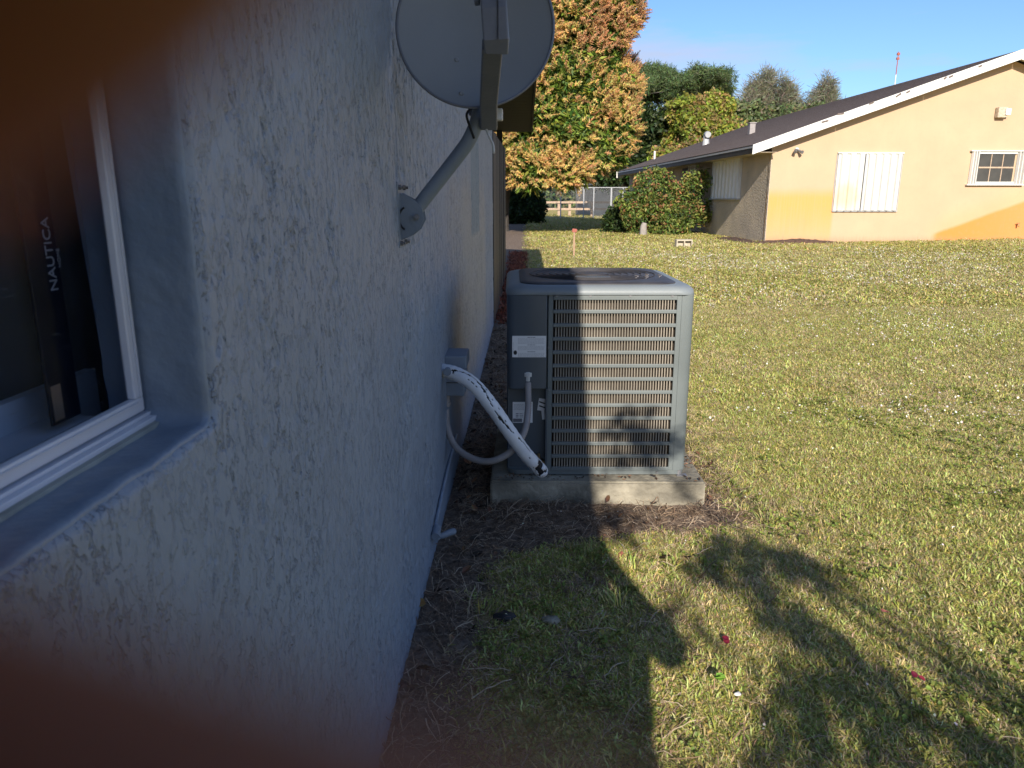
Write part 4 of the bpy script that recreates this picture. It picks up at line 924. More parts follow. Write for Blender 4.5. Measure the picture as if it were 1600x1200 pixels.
hr = obj('hose_reel', None, nb); MB().tube([(-.02, 6.35, .98), (-.22, 6.35, .98)], .11, 14).build('reel_drum', M['black'], hr); MB().box((-.12, 6.35, .85), (.2, .06, .12)).build('bracket', M['bolt'], hr)
# roof vents
v = obj('roof_vent', None, nb); zz = rz_(2.0)+.1; MB().tube([(2.0, 12.96, zz-.05), (2.0, 12.96, zz+.33)], [.16, .12], 12).build('vent_pipe', M['galv'], v, smooth=40); MB().tube([(2.0, 12.96, zz+.28), (2.0, 12.9, zz+.42), (2.0, 12.7, zz+.40)], .13, 12, smooth=3).build('vent_cowl', M['galv'], v, smooth=40)
v = obj('roof_vent', None, nb); zz = rz_(2.0)+.1; MB().bb(1.90, 2.10, 7.27, 7.47, zz-.1, zz+.36).build('vent_box', M['conduit'], v); MB().bb(1.87, 2.13, 7.24, 7.50, zz+.36, zz+.39).build('vent_lid', M['conduit'], v)
v = obj('roof_vent', None, nb); zz = rz_(1.0)+.1; MB().tube([(1.0, 18.4, zz-.05), (1.0, 18.4, zz+.4)], .05, 8).build('vent_pipe', M['white'], v)
# curled shingle bits along the rake
b = MB()
for x_ in (1.6, 2.4, 3.1, 3.35, 4.3, 5.2, 1.2, 4.45): b.box((x_, -RK-.05, rz_(x_)+.085+random.uniform(-.03, .03)), (random.uniform(.08, .2), .02, .04), (0, -.33+random.uniform(-.3, .3), 0))
b.build('shingle_scraps', M['shingle'], roof, kind='stuff')

# soil heap at its corner
def heap(name, cx, cy, a, bq, h, rz, mat, **k):
    n = 60; u = np.linspace(-1, 1, n); U_, V_ = np.meshgrid(u, u); r_ = np.hypot(U_, V_)
    Zh = h*np.clip(1-r_**2, 0, 1)*(.75 + .5*fbm(U_*4, V_*4, 4, 99)) - .02*(r_ > .95)
    c_, s_ = math.cos(rz), math.sin(rz); Xh = cx + (U_*a)*c_ - (V_*bq)*s_; Yh = cy + (U_*a)*s_ + (V_*bq)*c_
    return obj(name, grid_mesh(name, Xh, Yh, G(Xh, Yh) + Zh - .01, mat), **k)
heap('soil_heap', 7.45, 20.86, 1.5, .30, .17, R(2), M['soil'], label='long low heap of dark soil against the peach gable wall corner', cat='soil heap')
heap('soil_heap', 6.10, 22.3, .35, 1.9, .14, R(5), M['soil'], label='dark soil bank along the shaded side wall of the peach house', cat='soil heap')

# cinder block and stake
cb = MB(); 
cbw, cbd, cbh = .41, .19, .2
xs_ = [-cbw/2, -cbw/2+.03, -.015, .015, cbw/2-.03, cbw/2]
zs_ = [0, .035, cbh-.035, cbh]
b = MB(); b.bb(-cbw/2, cbw/2, 0, cbd, 0, .035); b.bb(-cbw/2, cbw/2, 0, cbd, cbh-.035, cbh)
b.bb(-cbw/2+.01, cbw/2-.01, .12, .15, .035, cbh-.035)
for i in (0, 2, 4): b.bb(xs_[i], xs_[i+1], .001, cbd-.001, .035, cbh-.035)
blk = b.build('cinder_block', M['block'], label='two-holed concrete block lying on the grass before the shrub', cat='concrete block'); blk.location = (3.975, 19.05, Gz(4, 19)+.005); blk.rotation_euler = (0, 0, R(4))
st = empty('survey_stake', (1.005, 16.1, Gz(1, 16)), 'thin wooden stake with a red top standing in the lawn', 'stake')
MB().box((0, 0, .27), (.035, .02, .60)).build('stake_shaft', M['stakewood'], st); MB().box((.004, 0, .56), (.10, .035, .075), (0, .12, 0)).build('stake_flag', M['redpaint'], st, bevel=.008)

# ------------------------------------------------------------------ vegetation
def leafcluster(seed, n, L, W, cols, spread=.6, elong=1.0, up=.0):
    r = random.Random(seed); V, F, C = [], [], []
    for i in range(n):
        d = Vector((r.gauss(0, 1), r.gauss(0, 1), r.gauss(up, .8))).normalized(); c = r.choice(cols); c = tuple(q*r.uniform(.8, 1.25) for q in c)
        o = Vector((r.uniform(-1, 1), r.uniform(-1, 1), r.uniform(-1, 1)))*L*spread; s = d.cross(Vector((r.gauss(0, 1), r.gauss(0, 1), r.gauss(0, 1)))).normalized()*W/2
        l = L*r.uniform(.6, 1.2); m = d*l*.5 + Vector((0, 0, -.05*l)); b = len(V)
        V += [o, o + m + s, o + d*l + Vector((0, 0, -.2*l)), o + m - s]; C += [c]*4; F.append((b, b+1, b+2)); F.append((b, b+2, b+3))
    return colmesh('leaf_cluster', V, F, C, M['leaf'])
def panicle(seed, cols):
    r = random.Random(seed); V, F, C = [], [], []; H_ = .30
    for i in range(20):
        t = i/20; a = i*2.4 + r.random(); l = .13*(1-t*.75)*r.uniform(.7, 1.2); base = Vector((0, 0, H_*t*.9))
        d = Vector((math.cos(a), math.sin(a), .55)).normalized(); s = Vector((-math.sin(a), math.cos(a), r.uniform(-1, 1))).normalized()*.017
        c = tuple(q*r.uniform(.8, 1.2) for q in r.choice(cols)); b = len(V); V += [base - s, base + s, base + d*l]; C += [c]*3; F.append((b, b+1, b+2))
    for a in (0, 1.57):
        b = len(V); s = Vector((math.cos(a), math.sin(a), 0))*.012; V += [-s, s, Vector((0, 0, H_))]; C += [cols[0]]*3; F.append((b, b+1, b+2))
    return colmesh('panicle', V, F, C, M['leaf'])
ORG = [(.64, .42, .16), (.68, .52, .18), (.56, .35, .13), (.60, .54, .15)]
PNK = [(.58, .33, .16), (.54, .29, .14)]
variants('mango_flower', [panicle(i, ORG) for i in range(5)] + [panicle(10+i, PNK) for i in range(2)])
variants('mango_leaf', [leafcluster(i, 14, .26, .07, [(.07, .13, .025), (.045, .085, .02), (.13, .18, .03), (.22, .26, .04)], .35) for i in range(5)])
variants('dark_leaf', [leafcluster(20+i, 24, .16, .08, [(.022, .04, .013), (.035, .058, .018), (.05, .08, .02)], .9) for i in range(4)])
variants('shrub_leaf', [leafcluster(30+i, 18, .13, .055, cs, .9) for i, cs in enumerate([[(.10, .16, .03), (.20, .25, .05), (.06, .10, .02)], [(.10, .16, .03), (.32, .28, .07), (.20, .22, .05)], [(.09, .13, .03), (.34, .17, .08), (.2, .22, .05)], [(.05, .085, .02), (.1, .15, .035)]])])
variants('pine_leaf', [leafcluster(40+i, 34, .42, .045, [(.10, .155, .06), (.13, .18, .07), (.08, .125, .055)], .55, up=.6) for i in range(4)])
variants('yellow_leaf', [leafcluster(50+i, 26, .26, .12, cs, .9) for i, cs in enumerate([[(.20, .25, .035), (.26, .29, .04), (.13, .17, .03)], [(.22, .27, .04), (.32, .31, .05)], [(.32, .22, .08), (.22, .2, .06)]])])
variants('feather_leaf', [leafcluster(60+i, 34, .8, .045, [(.17, .18, .11), (.21, .21, .14), (.24, .22, .17)], .6, up=1.3) for i in range(4)])
variants('wood_leaf', [leafcluster(70+i, 40, .38, .17, [(.11, .15, .06), (.14, .18, .07), (.17, .18, .09)], .9) for i in range(4)])

def blob_points(blobs, per, r_in=.75, r_out=1.05, seed=1, cull=.8, zmin=None):
    g = np.random.default_rng(seed); out_p, out_n = [], []
    B = np.array([b[:3] for b in blobs]); Rr = np.array([(b[3:6] if len(b) > 4 else (b[3],)*3) for b in blobs])
    for i in range(len(blobs)):
        n = int(per*(Rr[i].prod())**(2/3)); d = g.normal(size=(n, 3)); d /= np.linalg.norm(d, axis=1)[:, None]
        p = B[i] + d*Rr[i]*g.uniform(r_in, r_out, (n, 1)); k = np.ones(n, bool)
        for j in range(len(blobs)):
            if j != i: k &= (((p-B[j])/Rr[j])**2).sum(1) > cull**2
        if zmin is not None: k &= p[:, 2] > zmin
        out_p.append(p[k]); out_n.append(d[k])
    return np.concatenate(out_p), np.concatenate(out_n)
def dir_rot(nv, jit=.5, seed=2):
    g = np.random.default_rng(seed); d = nv + g.normal(0, jit, nv.shape); d /= np.linalg.norm(d, axis=1)[:, None]
    th = np.arccos(np.clip(d[:, 2], -1, 1)); ph = np.arctan2(d[:, 1], d[:, 0])
    return np.stack([np.zeros(len(d)), th, ph], -1)
def limbs(base, ends, r0, fork, mat, parent, seed=0, wob=.25, name='trunk'):
    r = random.Random(seed); b = MB(); fk = Vector(fork); b0 = Vector(base)
    mid = (b0+fk)/2 + Vector((r.uniform(-1, 1), r.uniform(-1, 1), 0))*wob*.3
    b.tube([b0 - Vector((0, 0, .1)), b0 + Vector((0, 0, .15)), mid, fk], [r0*1.35, r0*1.05, r0*.9, r0*.75], 10, smooth=4)
    for e in ends:
        e = Vector(e); d = e - fk; m1 = fk + d*.35 + Vector((r.uniform(-1, 1), r.uniform(-1, 1), r.uniform(-.3, .8)))*wob; m2 = fk + d*.7 + Vector((r.uniform(-1, 1), r.uniform(-1, 1), r.uniform(-.4, .6)))*wob
        b.tube([fk, m1, m2, e], [r0*.5, r0*.34, r0*.22, r0*.08], 7, smooth=4)
        for q in range(3):
            s = m2 + (e-m2)*r.random(); t_ = s + Vector((r.gauss(0, 1), r.gauss(0, 1), r.gauss(.4, .6)))*d.length*.16; b.tube([s, (s+t_)/2 + Vector((0, 0, .05)), t_], [r0*.12, r0*.09, r0*.04], 5)
    return b.build(name, mat, parent, smooth=60)

# blooming mango tree
mg = empty('mango_tree', (0, 0, 0), 'large mango tree covered in orange blossom beside the dish', 'tree')
rb = random.Random(5); blobs = []
hand = [(3.3, 27.2, 7.6, 1.0), (2.6, 27, 8.6, 1.2), (3.05, 27.0, 6.9, .85), (2.9, 27.0, 5.9, .75), (3.45, 26.9, 5.0, .75), (3.3, 26.7, 3.9, .95), (3.55, 26.8, 3.05, .65), (2.7, 26.4, 3.0, .9), (2.3, 26.3, 4.6, 1.0),
        (2.0, 26.5, 6.2, 1.05), (1.3, 26.2, 7.4, 1.1), (1.2, 26, 5.3, 1.1), (1.2, 25.8, 3.6, 1.05), (2.0, 26, 2.55, .8), (1.1, 25.8, 2.4, .8), (.2, 25.8, 2.45, .85), (.1, 25.8, 4.3, 1.1), (.0, 26, 6.2, 1.2), (-.8, 26, 3.1, .9), (-.9, 26, 5.0, 1.1), (-1.5, 26.3, 7.0, 1.3),
        (.6, 27, 8.8, 1.5), (-2.2, 26.5, 3.5, 1.2), (-3.2, 27.5, 5.0, 1.6), (-2.8, 28, 7.5, 1.6), (0, 29, 9.3, 1.8), (2.2, 29, 8, 1.6), (3.0, 29.3, 5.5, 1.5), (2.8, 29, 3.5, 1.2), (0, 31, 6, 2.4), (-2.5, 30.5, 5, 2.0), (1.9, 30.5, 3.6, 1.6)]
for h_ in hand: blobs.append((h_[0]+rb.uniform(-.08, .08)-(.5 if h_[0] > 1.9 else 0), h_[1], h_[2], h_[3]*.92))
limbs((-1.0, 28.9, Gz(.6, 28)), [(2.6, 27.6, 4.2), (2.4, 27.8, 7), (.2, 27, 5), (-2, 28, 6), (0, 29.5, 8), (1.4, 27, 3.2), (3, 29, 5.5), (-.5, 30.5, 6)], .30, (-.8, 28.7, 2.2), M['bark'], mg, 3)
P_, Nn = blob_points(blobs, 560, .45, .98, 11, .82); k = Nn[:, 1] < .75; P_, Nn = P_[k], Nn[k]
cr_ = scatter('crown', 'mango_leaf', P_, rots(len(P_), .6), rng.uniform(.8, 1.35, len(P_)), None, mg, kind='stuff')
P_, Nn = blob_points(blobs, 800, .94, 1.14, 12, .95); dens = fbm(P_[:, 0]*.9 + P_[:, 1]*.4, P_[:, 2]*.9, 4, 13); k = (Nn[:, 1] < .6) & (rng.random(len(P_)) < .20 + .95*sstep(-.16, .16, dens)) & (Nn[:, 2] > -.75); P_, Nn = P_[k], Nn[k]
pnk = (P_[:, 0] > 1.6) & (P_[:, 2] > 5.8) | (rng.random(len(P_)) < .15); vid = np.where(pnk, rng.integers(4, 7, len(P_)), rng.integers(0, 5, len(P_)))
scatter('blossom', 'mango_flower', P_, dir_rot(Nn + np.array([0, -.1, .45]), .3, 14), rng.uniform(.85, 1.45, len(P_)), vid, mg, kind='stuff')

def bush(name, label, cx, cy, rx_, ry_, hgt, key, per, seed, cat='shrub', sc=(.8, 1.3), mat=None, group=None, nb_=22, tops=None):
    t = empty(name, (0, 0, 0), label, cat, group); r = random.Random(seed); g = Gz(cx, cy); B = []
    for i in range(nb_):
        a = r.random()*6.28; q = math.sqrt(r.random()); z = r.uniform(.2, .86)*hgt; f = math.sqrt(max(.05, 1-(z/hgt)**2.2))
        B.append((cx + q*rx_*.75*f*math.cos(a), cy + q*ry_*.75*f*math.sin(a), g + z, r.uniform(.16, .30)*hgt))
    for tp in tops or []: B.append(tp)
    P_, Nn = blob_points(B, per, .6, 1.1, seed, .85, g+.02)
    scatter('foliage', key, P_, rots(len(P_), .8), rng.uniform(*sc, len(P_)), None, t, kind='stuff')
    limbs((cx, cy, g), [b_[:3] for b_ in B[::3]], .035, (cx, cy, g+.25*hgt), M['bark'], t, seed, .1, 'stem'); return t
bush('shrub', 'bushy reddish-green shrub against the side wall of the peach house', 4.72, 26.4, 1.35, 1.0, 1.75, 'shrub_leaf', 330, 5, tops=[(4.25, 26.3, 1.85, .5), (4.45, 26.3, 2.15, .33), (5.72, 26.3, 1.8, .45), (5.85, 26.2, 2.05, .28), (3.6, 26.5, 1.2, .5), (5.9, 26.3, 1.0, .45)])
bush('shrub', 'low dark green bush under the left side of the mango tree', -.35, 38, 1.35, 1.0, 1.75, 'dark_leaf', 380, 8, sc=(1.0, 1.6))
bush('shrub', 'small dark agave-like bush left of the reddish shrub', 3.45, 27.6, .6, .5, 1.0, 'dark_leaf', 500, 9)
# pale stump at foot of the shrub
sp = MB().tube([(3.93, 25.6, Gz(4, 25.6)-.02), (3.93, 25.6, Gz(4, 25.6)+.30), (3.96, 25.6, Gz(4, 25.6)+.42)], [.13, .11, .08], 12).build('tree_stump', M['palebark'], None, smooth=40, label='short pale stump at the left foot of the reddish shrub', cat='stump')

# umbrella pine
pn = empty('pine_tree', (0, 0, 0), 'tall flat-topped green pine behind the orange tree', 'tree'); rp_ = random.Random(9); B = []
for i in range(46):
    x_ = rp_.uniform(7.6, 15.3); t_ = (x_-11.2)/4.2; top = 11.35 - .9*t_*t_ - (.35 if 13.0 < x_ < 13.6 else 0) + rp_.uniform(-.3, .25); B.append((x_, 62 + rp_.uniform(-3, 3), top - rp_.uniform(.5, 2.4)*(1-.35*abs(t_)), rp_.uniform(.8, 1.25), rp_.uniform(.9, 1.3), rp_.uniform(.45, .7)))
for q in ((15.3, 62, 8.6, .8, .8, .5), (14.6, 62, 8.0, .7, .8, .4), (9.2, 62, 7.4, .8, .8, .5)): B.append(q)
limbs((10.6, 62.5, .2), [b_[:3] for b_ in B[::2]], .38, (10.9, 62.3, 5.2), M['bark'], pn, 4, .6)
P_, Nn = blob_points(B, 130, .3, 1.15, 21, .7); scatter('crown', 'pine_leaf', P_, rots(len(P_), .5), rng.uniform(.7, 1.2, len(P_)), None, pn, kind='stuff')
def roundtree(name, label, cx, cy, zc, rx_, rz2, key, per, seed, nb_=26, br=(.6, 1.1), bark='palebark', tr=.2, cat='tree', sc=(.8, 1.3), fork=.35):
    t = empty(name, (0, 0, 0), label, cat); r = random.Random(seed); B = []
    for i in range(nb_):
        d = Vector((r.gauss(0, 1), r.gauss(0, .8), r.gauss(.15, .9))).normalized()*r.uniform(.45, .88); s = r.uniform(*br); B.append((cx + d.x*rx_, cy + d.y*rx_, zc + d.z*rz2, s, s, s*.8))
    g = Gz(cx, cy); limbs((cx, cy, g), [b_[:3] for b_ in B[::2]], tr, (cx, cy, g + (zc-g)*fork + .5), M[bark], t, seed, .4)
    P_, Nn = blob_points(B, per, .5, 1.12, seed, .75); scatter('crown', key, P_, rots(len(P_), .7), rng.uniform(*sc, len(P_)), None, t, kind='stuff'); return t
roundtree('broadleaf_tree', 'rounded yellow-green tree with pale branches in front of the pine', 10.6, 48, 5.2, 2.5, 2.3, 'yellow_leaf', 150, 31, 30)
roundtree('broadleaf_tree', 'low bright green tree just above the far end of the brown roof', 8.6, 42, 3.4, 1.9, 1.2, 'yellow_leaf', 150, 32, 16, (.5, .8))
roundtree('broadleaf_tree', 'dark green tree between the mango and the yellow-green tree', 6.6, 50, 4.6, 2.8, 3.0, 'dark_leaf', 170, 33, 34, (.7, 1.1), 'bark', sc=(1.4, 2.2))
def feather(label, cx, cy, top, wd, seed, n=26, base=3.5):
    t = empty('casuarina_tree', (0, 0, 0), label, 'tree', ); r = random.Random(seed); B = []
    for i in range(n):
        q = r.uniform(-1, 1); z = base + (top-base)*(1-abs(q)**1.8*.55)*r.uniform(.35, .95); B.append((cx + q*wd, cy + r.uniform(-1.5, 1.5), z, .45, .5, 1.5))
    limbs((cx, cy, .2), [b_[:3] for b_ in B], .25, (cx, cy, base*.8), M['bark'], t, seed, .4)
    P_, Nn = blob_points(B, 60, .2, 1.15, seed, .45); scatter('crown', 'feather_leaf', P_, rots(len(P_), .35), rng.uniform(.7, 1.25, len(P_)), None, t, kind='stuff')
feather('wispy grey-green tree, leftmost of the three behind the ridge', 18.6, 76, 11.6, 2.0, 41, 26)
feather('widest wispy grey-green tree behind the middle of the roof ridge', 23.4, 75, 12.6, 3.9, 42, 95)
feather('wispy grey-green tree nearest the radio mast', 28.2, 75, 12.0, 1.7, 43, 30)
roundtree('broadleaf_tree', 'dull green tree low behind the roof ridge under the wispy trees', 19.5, 66, 6.2, 4.0, 2.6, 'wood_leaf', 60, 44, 24, (1.0, 1.6), 'bark')
roundtree('broadleaf_tree', 'grey-green tree under the widest wispy tree', 23.8, 68, 6.6, 3.6, 2.4, 'wood_leaf', 60, 45, 22, (1.0, 1.6), 'bark')
# far woods closing the view
n = 9000; x = rng.uniform(-60, 110, n); hh = 3.5 + 1.8*fbm(x*.08, x*0, 3, 61); y = 100 + rng.uniform(-4, 6, n); z = .2 + np.abs(rng.random(n))*hh
scatter('distant_woods', 'wood_leaf', np.stack([x, y, z], -1), rots(n, .8), rng.uniform(1.2, 2.2, n), kind='stuff', label='low distant belt of woods behind the fences', cat='woods')

# ------------------------------------------------------------------ fences and mast far behind
cf = empty('chain_link_fence', (0, 0, 0), 'galvanised chain-link fence behind the mango tree', 'fence')
fy = 46; fxs = [-1.6, .63, 2.02, 3.4, 4.0, 5.05, 5.75, 7.2]
for x_ in fxs: MB().tube([(x_, fy, .15), (x_, fy, 2.08)], .035 if x_ != 5.05 else .055, 8).build('fence_post', M['galv'], cf)
for z_ in (2.06,): MB().tube([(-1.6, fy, z_), (7.2, fy, z_)], .026, 6).build('top_rail', M['galv'], cf)
MB().tube([(-1.6, fy, .22), (7.2, fy, .22)], .012, 6).build('bottom_wire', M['galv'], cf)
b = MB(); s = .09
k = -1.6 - 1.85
while k < 7.2:
    for sg in (1, -1):
        xa, xb = (k, k+1.82) if sg == 1 else (k+1.82, k); za, zb = .22, 2.04
        q = MB
        x0_, x1_ = max(-1.6, min(xa, xb)), min(7.2, max(xa, xb))
        if x1_ > x0_:
            def zz(xq): return .22 + (xq-xa)/(xb-xa)*1.82
            b.add([(x0_, fy, zz(x0_)), (x1_, fy, zz(x1_)), (x1_, fy+.003, zz(x1_)+.006), (x0_, fy+.003, zz(x0_)+.006)], [(0,1,2,3)])
    k += s
b.build('wire_mesh', M['galv'], cf, kind='stuff')
rf = empty('rail_fence', (0, 0, 0), 'weathered wooden post-and-rail fence beyond the chain-link', 'fence')
for x_ in (-.6, .95, 2.2, 2.95, 4.5, 6.0): MB().bb(x_-.09, x_+.09, 52.9, 53.1, .1, 1.25).build('fence_post', M['railwood'], rf)
for z_ in (.55, 1.0): 
    for i in range(5):
        x0_ = -.6 + i*1.33; MB().bb(x0_+.01, x0_+1.32, 52.82, 52.89, z_+.1, z_+.24).build('fence_rail', M['railwood'], rf)
shd = empty('shed', (6.4, 57, .2), 'low grey shed with white roof edge behind the fences', 'shed')
MB().bb(-2.6, 1.5, 0, 3, 0, 2.2).build('shed_wall', M['sidewall'], shd); MB().bb(-2.9, 1.8, -.3, 3.2, 2.2, 2.32).build('shed_roof', M['white'], shd)
mt = empty('radio_mast', (69.0, 150, 0), 'slim red and white radio mast far behind the roof', 'mast')
for i in range(7):
    MB().tube([(0, 0, 4*i), (0, 0, 4*i+4)], .09, 5).build('mast_section', M['redpaint'] if i % 2 == 0 else M['white'], mt)
for z_ in (27.6, 26.8): MB().box((0, 0, z_), (.5, .3, .4)).build('antenna', M['redpaint'], mt)

# ------------------------------------------------------------------ petals, leaves, seedling, stones near the camera
def single(name, label, cat, x, y, cols, L, W, seed, n=1, grp=None, dz=.03, tilt=(0, 0, 0)):
    me = leafy(seed, cols, L, W, n, .5); o = obj(name, me, None, label, cat, grp); o.location = (x, y, Gz(x, y)+dz); o.rotation_euler = tilt; return o
from math import atan
def gpt(u, v):
    c = CM.to_3x3() @ Vector(((u-800)/1155.6, (600-v)/1155.6, -1)); p = EYE + c*(-EYE.z/c.z); return p.x, p.y
RED = [(.22, .02, .045), (.15, .012, .035)]
for (u, v, lab, L) in ((1143, 1011, 'crimson petal on the lit grass beside the large shadow', .032), (1437, 1078, 'dark red petal among the leaf shadows at the lower right', .028), (677, 853, 'red petal lying against the foot of the blue wall', .04)):
    single('fallen_petal', lab, 'petal', *gpt(u, v), RED, L*.8, L*.62, int(u), 2, None, .028, (.5, 0, 0))
single('fallen_petal', 'faded pink petal on the sunlit grass at the right', 'petal', *gpt(1383, 970), [(.50, .18, .13)], .032, .028, 3, 1, None, .036, (.5, 0, 0))
single('dead_leaf', 'upright brown dead leaf at the edge of the large shadow', 'leaf', *gpt(972, 868), [(.25, .10, .06)], .07, .035, 6, 1, None, .02, (.2, -.9, 1.2))
single('dead_leaf', 'ochre dead leaf near the foot of the wall', 'leaf', *gpt(662, 945), [(.42, .24, .08)], .045, .03, 9, 1, None, .02, (.6, 0, .5))
single('dead_leaf', 'tan dead leaf between the wall and the concrete pad', 'leaf', *gpt(735, 733), [(.38, .21, .12)], .09, .05, 12, 1, None, .02, (.5, 0, .3))
sl_ = empty('seedling', (*gpt(1115, 1085), .02), 'bright green broad-leaved seedling in the near grass', 'plant')
for i, (a_, L, t_) in enumerate(((.2, .035, .3), (2.2, .033, .4), (3.9, .022, .6), (5.2, .024, .5))):
    me = leafy(200+i, [(.17, .34, .045)], L, L*.75, 1, .1); o = obj('leaf', me, sl_); o.location = (0, 0, .03); o.rotation_euler = (0, -t_, a_)
MB().tube([(0, 0, 0), (0, 0, .035)], .0015, 6).build('stem', M['stakewood'], sl_)
def stone(label, u, v, s, mat, seed):
    import bmesh
    bm = bmesh.new(); bmesh.ops.create_icosphere(bm, subdivisions=3, radius=1)
    for q in bm.verts: q.co = Vector((q.co.x*s, q.co.y*s*.8, q.co.z*s*.45))*(1 + .35*float(fbm(np.array(q.co.x*2+seed), np.array(q.co.y*2+q.co.z), 3, seed)))
    me = bpy.data.meshes.new('stone'); bm.to_mesh(me); bm.free(); me.materials.append(mat); me.shade_smooth(); o = obj('stone', me, None, label, 'stone'); x_, y_ = gpt(u, v); o.location = (x_, y_, .012)
stone('grey stone half sunk in the shaded grass', 860, 973, .03, M['concrete'], 3)
stone('small pale chip beside the edge of the large shadow', 946, 882, .012, M['white'], 4)
stone('black lump of charred debris in the shaded grass', 788, 968, .035, M['black'], 5)
stone('white pebble beside the bright green seedling', 1152, 1090, .011, M['white'], 6)

# ------------------------------------------------------------------ the tree behind the camera whose leaves shade the lawn
yt = empty('yard_tree', (0, 0, 0), 'leafy yard tree standing behind the viewpoint, shading the lawn', 'tree')
def toward(x, y, z, h): t_ = (h-z)/SD.z; return Vector((x, y, z)) + SD*t_
SH = []   # (ground line start, end, height, leaf count, spread)
def seg(p, q, h, n, sp):
    for i in range(int(n*.68)):
        t_ = random.random(); c = Vector(p)*(1-t_) + Vector(q)*t_; c.x += random.gauss(0, sp); c.y += random.gauss(0, sp*1.5); SH.append(toward(c.x, c.y, c.z, h + random.uniform(-.15, .15)))
seg((.74, 2.83, 0), (1.0, 2.74, 0), 2.3, 42, .04); seg((.70, 2.64, 0), (.95, 2.54, 0), 2.3, 32, .035); seg((1.0, 2.74, 0), (1.25, 2.42, 0), 2.3, 36, .03)
seg((.80, 2.38, 0), (.93, 2.22, 0), 2.2, 30, .035); seg((.93, 2.22, 0), (1.02, 2.0, 0), 2.2, 20, .03)
seg((.70, 1.86, 0), (.98, 1.72, 0), 2.1, 60, .05); seg((.98, 1.98, 0), (1.25, 1.60, 0), 2.1, 60, .045); seg((.62, 1.62, 0), (.80, 1.45, 0), 2.1, 30, .05)
seg((.40, 3.33, .20), (.66, 3.33, .22), 2.5, 34, .035); seg((.43, 3.33, .36), (.66, 3.33, .30), 2.5, 34, .035); seg((.48, 3.33, .46), (.50, 3.33, .40), 2.5, 6, .02); seg((.33, 3.10, .0), (.50, 3.25, .05), 2.5, 14, .04)
seg((.45, 2.35, 0), (.62, 2.2, 0), 2.2, 10, .04); seg((.44, 2.9, 0), (.40, 3.05, 0), 2.5, 12, .02)
SHa = np.array([tuple(p) for p in SH])
variants('yard_leaf', [leafcluster(90+i, 4, .085, .035, [(.05, .09, .02), (.07, .11, .03)], .35) for i in range(4)])
scatter('foliage', 'yard_leaf', SHa, rots(len(SHa), .6), rng.uniform(.7, 1.2, len(SHa)), None, yt, kind='stuff')
ends = [toward(*p, 2.25) for p in ((.85, 2.9, 0), (1.15, 2.65, 0), (.9, 2.25, 0), (.85, 1.78, 0), (1.1, 1.8, 0))] + [toward(.5, 3.33, .3, 2.5)]
limbs((2.5, -4.4, -.05), ends, .07, (2.3, -4.1, 1.7), M['bark'], yt, 12, .04)
rcb = [(2.6, -5.2, 2.5, .5), (2.2, -5.6, 2.9, .5), (3.0, -5.4, 2.8, .55), (2.6, -6.0, 3.1, .55)]
P_, Nn = blob_points(rcb, 300, .4, 1.1, 77); scatter('crown', 'dark_leaf', P_, rots(len(P_), .6), rng.uniform(.5, .9, len(P_)), None, yt, kind='stuff')

# ------------------------------------------------------------------ photographer: hands holding a phone, fingertips across the lens
def cs(p): return CM @ Vector((p[0]*.001, p[1]*.001, -p[2]*.001))      # millimetres right, up, forward of the lens
ph = obj('phone', None, None, 'dark phone held level in both hands at the viewpoint', 'phone'); ph.matrix_world = CM
MB().loft([[(p[0], p[1], z) for p in rrect(-.022+i, .138-i, -.045+i, .031-i, .010, 6)] for z, i in ((.0022, .002), (.0032, .0), (.0092, .0), (.0102, .002))]).build('phone_body', M['phone'], ph, smooth=40)
MB().loft([[(p[0], p[1], z) for p in rrect(-.019, .135, -.042, .028, .007, 6)] for z in (.01025, .0105)]).build('phone_screen', M['black'], ph)
pe = empty('person', (.14, -.42, 0), 'photographer holding the phone, two blurred fingertips reaching in at the left', 'person'); pe.location = (0, 0, 0)
b = MB()
def T(P, r, n=16, sm=5, flat=1.0): b.tube(P, r, n, smooth=sm, round_=True, flat=flat)
# torso, neck, head
cx, cy = .085, -.47
b.loft([[(cx + rx2*math.cos(a), cy + oy + ry2*math.sin(a), z) for a in np.linspace(0, 2*math.pi, 25)[:-1]] for z, rx2, ry2, oy in ((.80, .10, .08, 0), (.86, .165, .115, 0), (.95, .160, .11, 0), (1.05, .14, .10, 0), (1.18, .165, .115, .0), (1.30, .185, .115, 0), (1.38, .165, .09, 0), (1.42, .09, .065, 0), (1.45, .055, .055, .01))])
T([(cx, cy, 1.40), (cx, cy+.015, 1.50)], [.055, .052])
b.loft([[(cx + rx2*math.cos(a), cy + .035 + oy + ry2*math.sin(a), z) for a in np.linspace(0, 2*math.pi, 25)[:-1]] for z, rx2, ry2, oy in ((1.462, .02, .02, .03), (1.47, .04, .045, .02), (1.50, .056, .075, .01), (1.54, .068, .088, 0), (1.58, .075, .095, -.005), (1.63, .076, .096, -.01), (1.67, .062, .078, -.012), (1.695, .03, .04, -.012))])
T([(cx, cy+.118, 1.585), (cx, cy+.142, 1.548)], [.009, .014], 10)
for s_ in (-1, 1):
    T([(cx+s_*.075, cy+.03, 1.60), (cx+s_*.082, cy+.025, 1.55)], [.016, .011], 8)
    T([(cx+s_*.09, cy, .88), (cx+s_*.10, cy+.01, .48), (cx+s_*.105, cy-.01, .09)], [.088, .056, .040])
    T([(cx+s_*.105, cy-.04, .05), (cx+s_*.12, cy+.14, .04)], [.042, .034], 12)
EL, WL = Vector((-.23, -.30, 1.12)), CM @ Vector((-.088, -.030, .030))
ER, WR = Vector((.335, -.36, 1.235)), CM @ Vector((.190, -.045, .030))
